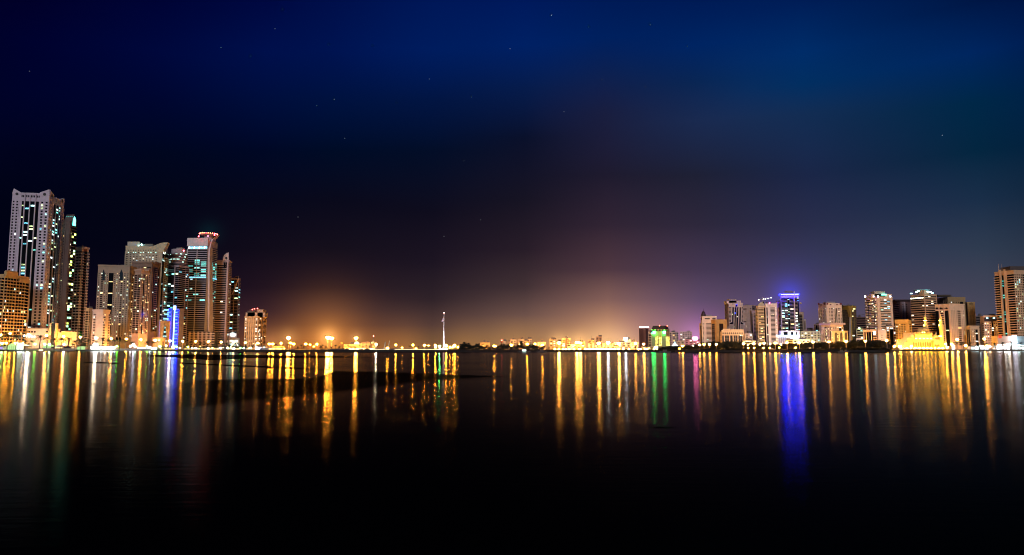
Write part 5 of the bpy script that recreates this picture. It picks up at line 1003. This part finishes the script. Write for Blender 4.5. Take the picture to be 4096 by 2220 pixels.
# lit kiosks and shopfronts along the banks
kl = []
KI = [(0, 12, 1385, (.5, .35, .9), 1.6, 720), (215, 250, 1386, (1, .55, .2), 2.2, 740), (222, 240, 1381, (.9, .85, 1), 1.6, 745), (362, 400, 1383, (.95, 1, 1), 7, 735), (402, 462, 1388, (1, .98, .9), 3.5, 735), (548, 602, 1389, (.95, 1, .9), 3.5, 735), (604, 630, 1389, (.7, 1, 1), 5, 735), (1020, 1046, 1386, (.85, .85, 1), 6, 760), (1046, 1062, 1384, (.6, 1, .95), 4, 770), (1075, 1130, 1392, (1, .62, .2), 5, 800), (270, 300, 1389, (1, .62, .25), 2, 735),
      (640, 690, 1391, (1, .6, .2), 1.6, 740), (735, 830, 1391.5, (1, .6, .22), 1.5, 760), (840, 930, 1391.5, (1, .62, .25), 1.5, 760), (935, 1010, 1392, (1, .6, .25), 1.4, 760),
      (3882, 3915, 1386, (.75, 1, 1), 5, 750), (3920, 3955, 1386, (.9, .95, 1), 5, 750), (3985, 4040, 1383, (1, .98, 1), 6, 750), (4045, 4100, 1384, (.8, 1, 1), 5, 750), (3806, 3820, 1385, (1, .9, .95), 4, 750), (3596, 3615, 1390, (1, .75, .4), 4, 730), (2462, 2500, 1388, (1, .6, .2), 3.5, 900), (2570, 2602, 1386, (1, .62, .22), 3.5, 900), (2614, 2634, 1385, (.9, 1, .9), 3, 900)]
for (xa, xb, yt, col, s, Y) in KI:
    a = P(xa, yt, Y); c = P(xb, yt, Y); rt = thing('kiosk', '', 'kiosk', ((a.x+c.x)/2, Y, LAND)); m = MB(); wc = wall_mat((.45, .4, .36))
    m.box(a.x, c.x, Y, Y+6, LAND-.2, a.z, wc); m.build('wall', rt)
    m = MB(); m.box(a.x-.5, c.x+.5, Y-1.6, Y+6.2, a.z+.01, a.z+.35, wall_mat((.2, .18, .17))); m.build('roof', rt)
    nb = max(1, int((c.x-a.x)/3.2)); hh = (a.z-LAND)
    for k in range(nb):
        m = MB(); w_ = (c.x-a.x)/nb; j = R_.uniform(.6, 1.5)
        m.box(a.x+w_*(k+.1), a.x+w_*(k+.9), Y-.15, Y-.02, LAND+hh*.12, LAND+hh*R_.uniform(.7, .92), emit(col, round(s*j, 1), True)); m.build('lit_opening', rt)
    kl.append(((xa+xb)/2, rt, '%s lit kiosk' % ('orange' if col[2] < .5 and col[0] > .9 else 'white' if col[0] > .8 else 'cyan')))
autolabel(kl, 'at the foot of', 'lit kiosks along the banks')
# low pale walls on the bank
wl_ = []
for (xa, xb, yt, Y, c_) in ((100, 300, 1393, 716, (.4, .33, .22)), (480, 600, 1394, 716, (.5, .45, .42)), (1040, 1075, 1391, 730, (.35, .35, .36)), (1560, 1740, 1399, 640, (.5, .32, .12)), (3800, 4100, 1398, 730, (.4, .33, .25))):
    a = P(xa, yt, Y); c = P(xb, yt, Y); m = MB(); z0_ = LAND-.8; m.box(a.x, c.x, Y, Y+.5, z0_, a.z, wall_mat(c_)); nn = int((c.x-a.x)/6)
    for k in range(nn+1): x = a.x+k*(c.x-a.x)/nn; m.box(x-.2, x+.2, Y-.1, Y+.6, z0_, a.z+.35, wall_mat(c_))
    o = m.build('boundary_wall'); tag(o, '', 'wall'); wl_.append(((xa+xb)/2, o, 'low pale bank wall'))
autolabel(wl_, 'running below', 'low walls along the bank')
# long thin lit quay road line (centre)
m = MB(); a = P(1490, 1396.4, 800); c = P(1790, 1396.4, 800); m.box(a.x, c.x, 800, 801, LAND, a.z, emit((1, .78, .45), 2.2, True)); o = m.build('light_strip'); tag(o, 'thin continuous line of light along the distant quay left of the flagpole', 'light strip')
# construction cranes on the left bank
def mobile_crane(pts, Y, lab):
    rt = thing('mobile_crane', lab, 'crane', P(pts[0][0], 1396, Y)); q0 = P(*pts[0], Y); q1 = P(*pts[1], Y)
    m = MB(); m.tube(q0, q1, 1.0, .35, dk, 5); m.build('boom', rt)
    m = MB(); m.box(q0.x-3, q0.x+3, Y-1.5, Y+1.5, LAND+.8, LAND+3.4, dk); m.build('cab', rt)
    m = MB()
    for k in (-2, 0, 2): m.tube((q0.x+k, Y-1.7, LAND+.6), (q0.x+k, Y+1.7, LAND+.6), .6, .6, dk, 10)
    m.build('wheel', rt)
mobile_crane([(902, 1389), (872, 1319)], 745, 'dark crane boom leaning left before the crested banded tower')
mobile_crane([(972, 1392), (946, 1370)], 745, 'short dark crane boom left of the detached cream tower')
mobile_crane([(270, 1394), (279, 1353)], 718, 'dark machine with raised boom below the narrow brown tower')
for (x, yt, Y, lab) in ((657, 1345, 735, 'thin dark unlit mast in front of the entrance arch'), (652, 1362, 735, 'shorter dark mast left of the thin dark mast'), (984, 1336, 790, 'thin dark mast left of the detached cream tower'), (219, 1372, 722, 'stout dark trunk like post below the tallest tower')):
    q = P(x, yt, Y); m = MB(); m.tube((q.x, Y, LAND), (q.x, Y, q.z), .45, .3, dk, 6); m.tube((q.x-1, Y, q.z-2), (q.x+1, Y, q.z-2), .12, .12, dk, 4); o = m.build('mast'); tag(o, lab, 'mast')
# boats
def boat(x, y, L_, lab, lit=None, mast=False):
    g = G(x, y); rt = thing('boat', lab, 'boat', g, 'small boats near the shore'); hm = wall_mat((.10, .095, .09)); m = MB()
    prof = [(-.5, .0, .9), (-.35, .5, .75), (0, .62, .7), (.35, .5, .8), (.5, .02, 1.1)]
    for (u0, w0, h0), (u1, w1, h1) in zip(prof[:-1], prof[1:]):
        a0, a1 = g.x+u0*L_, g.x+u1*L_
        m.hexa([(a0, g.y-w0*1.2, -.1), (a1, g.y-w1*1.2, -.1), (a1, g.y+w1*1.2, -.1), (a0, g.y+w0*1.2, -.1), (a0, g.y-w0*1.8, h0), (a1, g.y-w1*1.8, h1), (a1, g.y+w1*1.8, h1), (a0, g.y+w0*1.8, h0)], hm)
    m.build('hull', rt); m = MB(); m.box(g.x-L_*.15, g.x+L_*.15, g.y-.7, g.y+.7, .7, 1.9, emit(lit, 3, True) if lit else hm); m.build('cabin', rt)
    if mast: m = MB(); m.tube((g.x, g.y, 1.8), (g.x, g.y, 6.5), .1, .06, hm, 5); m.tube((g.x, g.y, 2.4), (g.x+2.2, g.y, 3), .07, .07, hm, 4); m.build('mast', rt)
boat(2097, 1409, 9, 'small boat with pale lit cabin below the grey ribbed block', (.7, 1, .9)); boat(2168, 1409.5, 7, 'small boat with a mast at the end of the dark trees', None, True)
boat(2660, 1410, 8, 'unlit pale boat at the left end of the mangroves'); boat(3366, 1410, 5, 'grey boat below the golden arched building'); boat(3384, 1410, 4, 'smaller grey boat below the bronze glass tower')
boat(163, 1407.5, 8, 'tiny orange lit boat below the tallest tower', (1, .6, .3))
# sand heaps
hm = wall_mat((.16, .12, .11), .95, .4, .3)
for i, (xa, xb, yt, Y, lab) in enumerate(((870, 930, 1398, 640, 'low dark sand heap before the crested tower'), (960, 1060, 1397.5, 640, 'low dark sand heap before the detached cream tower'), (1130, 1275, 1396.5, 600, 'long dark sand heap below the tall orange lamps'), (1274, 1316, 1398.5, 590, 'small rounded sand heap below the twin tall masts'),
                              (1306, 1410, 1392.5, 600, 'highest pointed sand heap right of the twin tall masts'), (1395, 1530, 1394, 600, 'long lumpy sand heap before the domed palace'), (1510, 1660, 1395.5, 600, 'flat topped sand heap before the slanted spires'))):
    a = P(xa, 1400, Y); c = P(xb, 1400, Y); h = P(xa, yt, Y).z; m = MB(); nx, ny = 40, 12; rr = random.Random(i); ph = [rr.uniform(0, 6) for _ in range(5)]; W_ = c.x-a.x; D_ = 22; b0 = 0
    for j in range(ny+1):
        for k in range(nx+1):
            u, v = k/nx, j/ny; e = (min(1, math.sin(math.pi*u)*2.2)**.8)*math.sin(math.pi*v)**.7
            s = .72+.28*math.sin(u*9+ph[0])*math.sin(v*5+ph[1])+.12*math.sin(u*31+ph[2])+.05*rr.uniform(-1, 1); m.v.append((a.x+W_*u, Y-6+D_*v, -.3+(h+.3)*max(0, e*s)))
    i_ = m.m(hm)
    for j in range(ny):
        for k in range(nx): q = j*(nx+1)+k; m.f.append((q, q+1, q+nx+2, q+nx+1)); m.mi.append(i_)
    o = m.build('sand_heap'); tag(o, lab, 'sand heap', 'sand heaps on the far shore')

# ================================================================ TREES
lm_dark = leaf_mat((.012, .016, .008)); lm = leaf_mat((.03, .042, .015)); tk = wall_mat((.07, .05, .035), .9, .3, 1)
def palm_meshes(seed):
    rr = random.Random(seed); m = MB(); H = 1.0
    m2 = MB(); pts = [(0, 0, -.03), (.01, 0, .3), (.03, .01, .62), (.035, .0, .86)]
    for k, (p, q) in enumerate(zip(pts[:-1], pts[1:])): m2.tube(p, q, .032-.006*k, .028-.006*k, tk, 6)
    top = Vector((.035, 0, .85))
    for k in range(26):
        az = k*2.4+rr.uniform(-.2, .2); up = rr.uniform(-.25, 1.1); L_ = rr.uniform(.30, .42); p = top.copy(); d = Vector((math.cos(az)*math.cos(up), math.sin(az)*math.cos(up), math.sin(up)))
        side = Vector((-math.sin(az), math.cos(az), 0)); n = 6
        for i in range(n):
            q = p+d*(L_/n); w = .05*(1-.5*i/n)*rr.uniform(.8, 1.2)
            for sgn in (-1, 1):
                dn = side*sgn*w+Vector((0, 0, -w*.55))
                m.face([p, p+(q-p)*.55, p+(q-p)*.75+dn], lm); m.face([p+(q-p)*.5, q, q+(q-p)*.3+dn*.9], lm)
            m.face([p-side*.006, q-side*.005, q+side*.005, p+side*.006], lm)
            p = q; d = (d+Vector((0, 0, -.26))).normalized()
    for k in range(8):
        a = k*.8; m.face([top, top+Vector((math.cos(a)*.05, math.sin(a)*.05, -.10)), top+Vector((math.cos(a+.5)*.04, math.sin(a+.5)*.04, -.03))], lm)
    return m.mesh('crown'), m2.mesh('trunk')
def tree_meshes(seed, dense=1.0, mat=None, wide=.5, zlo=.34):
    rr = random.Random(seed); m = MB(); m2 = MB(); mat = mat or lm
    m2.tube((0, 0, -.03), (.01, .0, .45), .035, .022, tk, 6); cl = []
    for k in range(9 if zlo > .1 else 15):
        a = k*2.4; r = rr.uniform(.12, wide*.75); z = rr.uniform(zlo, .88); e = Vector((r*math.cos(a), r*math.sin(a), z)); cl.append((e, rr.uniform(.12, .22)))
        m2.tube((.008, 0, .3+.1*rr.random()), e, .014, .005, tk, 4)
    cl.append((Vector((0, 0, .8)), .2)); cl.append((Vector((0, 0, .55)), .24))
    for c, R in cl:
        for _ in range(int(120*dense)):
            v = Vector((rr.gauss(0, 1), rr.gauss(0, 1), rr.gauss(0, 1))).normalized()*R*rr.uniform(.35, 1.08); v.z *= .8; p = c+v; s = rr.uniform(.014, .034)
            a = Vector((rr.gauss(0, 1), rr.gauss(0, 1), rr.gauss(0, 1))).normalized(); bb = a.orthogonal().normalized()
            m.face([p-a*s, p+bb*s*.6, p+a*s, p-bb*s*.6], mat)
    return m.mesh('crown'), m2.mesh('trunk')
PALMS = [palm_meshes(i) for i in range(4)]
TREES = [tree_meshes(20+i) for i in range(4)]; MANG = [tree_meshes(40+i, 1.9, lm_dark, .62, .06) for i in range(4)]
def plant(px, ytop, Y, kind, name, sx=1.0, rot=None, z=LAND, i=[0]):
    i[0] += 1; cr, tr = kind[i[0] % len(kind)]; H = (P(px, ytop, Y).z-z); q = P(px, 1394, Y)
    r_ = thing(name, '', 'tree' if name != 'palm_tree' else 'palm tree', (q.x, Y, z)); r_.scale = (H*sx, H*sx, H); r_.rotation_euler.z = rot if rot is not None else R_.uniform(0, 6.28)
    child(tr, 'trunk', r_); child(cr, 'crown', r_); return r_
it = []
for x, yt in [(-3, 1340), (28, 1334), (64, 1339), (98, 1362), (127, 1362), (157, 1341), (187, 1345), (216, 1352), (243, 1352), (272, 1351), (298, 1362), (323, 1356), (352, 1358), (408, 1352), (431, 1356), (456, 1357), (478, 1359), (500, 1358), (527, 1368), (585, 1366), (612, 1366), (628, 1360), (760, 1365), (803, 1370), (820, 1372), (863, 1368), (905, 1372), (940, 1373), (385, 1364)]:
    it.append((x, plant(x, yt-2, 716+R_.uniform(-1, 6), PALMS, 'palm_tree'), 'dark date palm'))
for x, yt in [(1104, 1375), (1128, 1376), (1150, 1377), (1205, 1378), (1226, 1380), (1246, 1376), (1290, 1378), (1342, 1379), (1392, 1380), (1438, 1380), (1452, 1383), (1466, 1381), (1478, 1382), (1496, 1378), (1511, 1378), (1640, 1382), (1674, 1383), (1706, 1384), (1735, 1385), (1690, 1387), (1836, 1384), (1770, 1390)]:
    it.append((x, plant(x, yt, 780, PALMS, 'palm_tree', 1.1), 'small distant palm'))
for x, yt in [(3025, 1382), (3044, 1380), (3060, 1382), (3088, 1383), (3133, 1383), (3828, 1368), (3848, 1372), (3855, 1366), (3884, 1368), (3916, 1372), (3945, 1371), (3980, 1370), (4012, 1367), (4048, 1363), (4084, 1367)]:
    it.append((x, plant(x, yt, 600 if x < 3200 else 726, PALMS, 'palm_tree', 1.0), 'dark date palm'))
autolabel(it, 'in front of', 'palms along the waterfront')
it = []
for k, x in enumerate(range(645, 1015, 13)):
    it.append((x+R_.uniform(-3, 3), plant(x, R_.uniform(1374, 1384), 726+R_.uniform(-4, 6), TREES, 'leafy_tree', .75), 'round leafy tree'))
for x, yt in [(1255, 1383), (1283, 1380), (1303, 1381), (1325, 1384), (1357, 1382), (1373, 1385), (1405, 1384), (1420, 1385), (1720, 1388), (1190, 1384), (1215, 1383), (1545, 1390), (335, 1365), (290, 1370), (110, 1370)]:
    it.append((x, plant(x, yt, 770, TREES, 'leafy_tree', .9), 'small dark leafy tree'))
DC = [(1842, 1388), (1852, 1377), (1861, 1371), (1872, 1375), (1880, 1383), (1892, 1385), (1905, 1377), (1915, 1379), (1926, 1387), (1938, 1389), (1950, 1384), (1962, 1389), (1974, 1391), (1990, 1386), (2003, 1380), (2017, 1379), (2030, 1381), (2044, 1387), (2056, 1384), (2070, 1384), (2083, 1376), (2094, 1385), (2106, 1388), (2117, 1384), (2128, 1380), (2138, 1380), (2149, 1385), (2160, 1390), (2172, 1387)]
for x, yt in DC: it.append((x, plant(x, yt-5, 640+R_.uniform(0, 60), MANG, 'leafy_tree', 1.0, z=LAND-1.2), 'dark waterside tree'))
for k, x in enumerate(range(2196, 2620, 17)): it.append((x, plant(x, R_.uniform(1384, 1391), 735+R_.uniform(0, 60), TREES, 'leafy_tree', .9), 'orange shore tree'))
it.append((2541, plant(2541, 1378, 740, TREES, 'leafy_tree', .9), 'taller green lit shore tree'))
def mang_top(x):
    T = [(2625, 1399), (2640, 1396), (2680, 1391), (2730, 1390), (2760, 1387), (2800, 1384), (2830, 1376), (2860, 1372), (2900, 1373), (2920, 1369), (2935, 1374), (2955, 1370), (2970, 1372), (2985, 1380), (3010, 1385), (3060, 1384), (3120, 1383), (3170, 1380), (3240, 1376), (3300, 1376), (3350, 1373), (3375, 1371), (3395, 1379), (3415, 1370), (3425, 1364), (3460, 1366), (3480, 1371), (3500, 1367), (3530, 1366), (3550, 1372), (3562, 1384)]
    for (a, b_), (c, d) in zip(T[:-1], T[1:]):
        if a <= x <= c: return b_+(d-b_)*(x-a)/(c-a)
    return 1399
x = 2634
while x < 3556:
    yt = mang_top(x); it.append((x, plant(x, yt-9, 560+R_.uniform(0, 30), MANG, 'mangrove_tree', .95 if yt < 1380 else 1.25, z=LAND-1.8), 'black mangrove')); x += 12.5 if yt < 1380 else 13
x = 2640
while x < 3560:
    yt = mang_top(x); it.append((x, plant(x, yt+(1409-yt)*.5, 532+R_.uniform(0, 8), MANG, 'mangrove_tree', 1.9, z=-.25), 'low shore mangrove')); x += 21
autolabel(it, 'in front of', 'dark trees along the far shore')

# ================================================================ SKY
world = bpy.data.worlds.new('World'); bpy.context.scene.world = world; world.use_nodes = True
nt = world.node_tree; nt.nodes.clear(); N = nt.nodes; L = nt.links
out = N.new('ShaderNodeOutputWorld'); bg = N.new('ShaderNodeBackground'); L.new(bg.outputs[0], out.inputs[0])
tc = N.new('ShaderNodeTexCoord'); nrm = N.new('ShaderNodeVectorMath'); nrm.operation = 'NORMALIZE'; L.new(tc.outputs['Generated'], nrm.inputs[0]); D_ = nrm.outputs[0]
def math_(op, a, b_=None, c=None, clamp=False):
    n = N.new('ShaderNodeMath'); n.operation = op; n.use_clamp = clamp
    for i, v in enumerate((a, b_, c)):
        if v is None: continue
        if isinstance(v, (int, float)): n.inputs[i].default_value = v
        else: L.new(v, n.inputs[i])
    return n.outputs[0]
sx = N.new('ShaderNodeSeparateXYZ'); L.new(D_, sx.inputs[0])
az = math_('ARCTAN2', sx.outputs[0], sx.outputs[1]); el = math_('ARCSINE', sx.outputs[2])
EL0, EL1 = -.02, .75
eln = math_('DIVIDE', math_('SUBTRACT', el, EL0), EL1-EL0, clamp=True)
def lin(c): return tuple((v/255/12.92 if v/255 <= .04045 else ((v/255+.055)/1.055)**2.4) for v in c)
COLS = {
 -300: [(0, (1, 1, 36)), (400, (0, 3, 38)), (700, (1, 3, 24)), (1000, (2, 3, 18)), (1300, (8, 5, 20))],
 60: [(0, (1, 1, 42)), (150, (0, 2, 46)), (350, (0, 3, 42)), (600, (1, 3, 28)), (800, (1, 3, 20)), (1050, (2, 3, 18)), (1250, (8, 6, 20)), (1390, (20, 12, 20))],
 600: [(0, (0, 4, 54)), (200, (0, 8, 60)), (400, (0, 6, 46)), (600, (0, 6, 30)), (800, (3, 5, 20)), (1000, (5, 5, 20)), (1200, (16, 9, 24)), (1390, (60, 30, 26))],
 1030: [(0, (0, 8, 64)), (200, (0, 15, 74)), (400, (0, 13, 58)), (600, (0, 7, 35)), (800, (6, 7, 24)), (1000, (16, 11, 24)), (1150, (29, 17, 29)), (1250, (52, 30, 38)), (1340, (90, 52, 42)), (1394, (120, 68, 40))],
 1320: [(0, (0, 15, 74)), (200, (0, 19, 80)), (400, (0, 17, 61)), (600, (0, 11, 37)), (800, (9, 9, 26)), (1000, (19, 14, 26)), (1150, (33, 22, 32)), (1240, (64, 42, 44)), (1300, (95, 58, 44)), (1350, (150, 90, 50)), (1394, (170, 100, 40))],
 1730: [(0, (0, 23, 87)), (200, (0, 28, 93)), (400, (2, 21, 66)), (600, (3, 14, 40)), (850, (15, 13, 29)), (1050, (29, 21, 34)), (1200, (46, 34, 41)), (1300, (74, 54, 54)), (1380, (110, 80, 55)), (1394, (115, 85, 60))],
 2100: [(0, (0, 25, 91)), (180, (0, 32, 99)), (350, (6, 27, 74)), (550, (10, 17, 43)), (800, (23, 20, 35)), (1000, (40, 29, 40)), (1150, (64, 48, 52)), (1260, (98, 74, 71)), (1340, (140, 104, 76)), (1394, (158, 116, 74))],
 2430: [(0, (0, 26, 86)), (150, (0, 32, 94)), (300, (13, 32, 79)), (450, (25, 30, 63)), (700, (30, 26, 45)), (900, (49, 36, 51)), (1080, (80, 56, 65)), (1200, (132, 95, 88)), (1290, (181, 130, 102)), (1350, (205, 149, 107)), (1394, (209, 149, 93))],
 2800: [(0, (0, 27, 86)), (180, (0, 36, 98)), (330, (10, 38, 84)), (480, (26, 42, 80)), (700, (30, 32, 52)), (900, (46, 40, 60)), (1080, (71, 57, 82)), (1200, (97, 76, 106)), (1300, (130, 93, 130)), (1394, (153, 112, 140))],
 3250: [(0, (0, 30, 88)), (200, (0, 44, 104)), (330, (2, 46, 96)), (450, (18, 44, 82)), (700, (26, 37, 69)), (900, (41, 45, 74)), (1050, (56, 56, 87)), (1150, (69, 61, 87)), (1250, (86, 74, 98)), (1394, (100, 84, 100))],
 3945: [(0, (0, 24, 72)), (200, (0, 38, 96)), (400, (0, 40, 72)), (600, (4, 38, 64)), (800, (26, 46, 72)), (1000, (48, 60, 80)), (1200, (70, 70, 88)), (1394, (80, 78, 92))],
 4500: [(0, (0, 14, 60)), (300, (0, 26, 70)), (700, (6, 30, 50)), (1100, (36, 44, 60)), (1394, (50, 50, 60))],
}
prev = None; paz = None
for px in sorted(COLS):
    cr = N.new('ShaderNodeValToRGB'); cr.color_ramp.interpolation = 'LINEAR'; L.new(eln, cr.inputs[0]); st = []
    for y, c in COLS[px]:
        d = ray(px, y).normalized(); st.append(((math.asin(d.z)-EL0)/(EL1-EL0), lin(c)))
    st.sort(); st = [(min(1, max(0, p)), c) for p, c in st]; top = st[-1]
    if top[0] < .97: st.append((.99, tuple(v*.45 for v in top[1])))
    el_ = cr.color_ramp.elements
    el_[0].position, el_[0].color = st[0][0], (*st[0][1], 1); el_[1].position, el_[1].color = st[-1][0], (*st[-1][1], 1)
    for p, c in st[1:-1]:
        e = el_.new(p); e.color = (*c, 1)
    d = ray(px, 1200); a = math.atan2(d.x, d.y)
    if prev is None: prev = cr.outputs[0]
    else:
        mr_ = N.new('ShaderNodeMapRange'); mr_.interpolation_type = 'SMOOTHSTEP' if False else 'LINEAR'; L.new(az, mr_.inputs[0]); mr_.inputs[1].default_value = paz; mr_.inputs[2].default_value = a
        mx = N.new('ShaderNodeMix'); mx.data_type = 'RGBA'; L.new(mr_.outputs[0], mx.inputs[0]); L.new(prev, mx.inputs[6]); L.new(cr.outputs[0], mx.inputs[7]); prev = mx.outputs[2]
    paz = a
tot = prev
def addc(a, b_):
    n = N.new('ShaderNodeVectorMath'); n.operation = 'ADD'; L.new(a, n.inputs[0]); L.new(b_, n.inputs[1]); return n.outputs[0]
# lamp halos and town glow painted into the sky colour
for (x, y, sg, c) in ((1312, 1352, .040, (.32, .11, .015)), (1312, 1349, .011, (.8, .36, .09)), (1154, 1351, .010, (.32, .15, .04)), (1424, 1353, .007, (.30, .15, .05)), (2236, 1368, .011, (.5, .26, .08)), (2315, 1368, .012, (.5, .26, .08)), (2400, 1370, .02, (.3, .18, .07)), (2480, 1370, .02, (.25, .16, .08)),
                     (1620, 1392, .030, (.13, .05, .008)), (1850, 1392, .030, (.12, .05, .01)), (2060, 1390, .034, (.14, .06, .012)), (2785, 1350, .02, (.28, .10, .26)), (3158, 1180, .030, (.008, .012, .14)), (3158, 1174, .014, (.0, .01, .35)), (838, 930, .012, (.0, .008, .010)), (700, 1300, .02, (0, .0, .05)), (1084, 1372, .014, (.25, .1, .03))):
    d = ray(x, y).normalized(); vd = N.new('ShaderNodeVectorMath'); vd.operation = 'DISTANCE'; L.new(D_, vd.inputs[0]); vd.inputs[1].default_value = d
    e = math_('POWER', 2.71828, math_('MULTIPLY', math_('POWER', math_('DIVIDE', vd.outputs['Value'], sg), 1.6), -1.0))
    s = N.new('ShaderNodeVectorMath'); s.operation = 'SCALE'; s.inputs[0].default_value = c; L.new(e, s.inputs['Scale']); tot = addc(tot, s.outputs[0])
STARS = [(1130, 38, 1), (2206, 61, 1.6), (1002, 225, 1.3), (1100, 115, .5), (1314, 178, .6), (884, 190, .5), (2040, 195, .7), (1886, 387, .7), (2354, 107, .5), (2601, 99, .4), (1337, 397, .8), (1267, 423, .6), (2581, 346, .7), (2256, 447, .4), (1923, 879, .8), (1490, 182, .4), (1717, 316, .35), (1586, 410, .35), (118, 285, .5), (3769, 541, .7), (1855, 643, .4), (1192, 868, .4), (1776, 945, .4), (2750, 185, .3), (1379, 553, .4), (2407, 318, .4)]
sa = None
for x, y, s in STARS:
    d = ray(x, y).normalized(); vd = N.new('ShaderNodeVectorMath'); vd.operation = 'DISTANCE'; L.new(D_, vd.inputs[0]); vd.inputs[1].default_value = d
    v = math_('MULTIPLY', math_('LESS_THAN', vd.outputs['Value'], .0004), s*.6); sa = v if sa is None else math_('ADD', sa, v)
sc_ = N.new('ShaderNodeVectorMath'); sc_.operation = 'SCALE'; sc_.inputs[0].default_value = (.9, .95, 1.1); L.new(sa, sc_.inputs['Scale']); tot = addc(tot, sc_.outputs[0])
# faint unevenness of the air
nz = N.new('ShaderNodeTexNoise'); nz.inputs['Scale'].default_value = 3; nz.inputs['Detail'].default_value = 4; L.new(D_, nz.inputs['Vector'])
mrn = N.new('ShaderNodeMapRange'); L.new(nz.outputs[0], mrn.inputs[0]); mrn.inputs[1].default_value = .3; mrn.inputs[2].default_value = .7; mrn.inputs[3].default_value = .93; mrn.inputs[4].default_value = 1.07
sm = N.new('ShaderNodeVectorMath'); sm.operation = 'SCALE'; L.new(tot, sm.inputs[0]); L.new(mrn.outputs[0], sm.inputs['Scale'])
L.new(sm.outputs[0], bg.inputs[0]); bg.inputs[1].default_value = 1.0

# one soft, low fill sun added behind the viewer to brighten the facades
sd = bpy.data.lights.new('facade_fill', 'SUN'); sd.energy = 1.32; sd.angle = math.radians(14); sd.color = (1, .9, .93)
so = bpy.data.objects.new('facade_fill', sd); C.objects.link(so); so.rotation_euler = (math.radians(90-25), 0, math.radians(-6))

# ================================================================ CAMERA, RENDER
cd = bpy.data.cameras.new('camera'); cam = bpy.data.objects.new('camera', cd); C.objects.link(cam)
cam.location = (0, 0, CAMH); cam.rotation_euler = (math.pi/2+PITCH, 0, 0); cd.sensor_width = 36; cd.lens = 36*F/4096; cd.clip_start = .5; cd.clip_end = 20000
sc = bpy.context.scene; sc.camera = cam
sc.view_settings.view_transform = 'Standard'; sc.view_settings.look = 'None'; sc.view_settings.exposure = 0; sc.view_settings.gamma = 1
cy = sc.cycles; cy.filter_width = 1.05; cy.use_denoising = True; cy.max_bounces = 4; cy.diffuse_bounces = 2; cy.glossy_bounces = 3; cy.sample_clamp_indirect = 12; cy.sample_clamp_direct = 0
cy.use_light_tree = True; cy.caustics_reflective = True
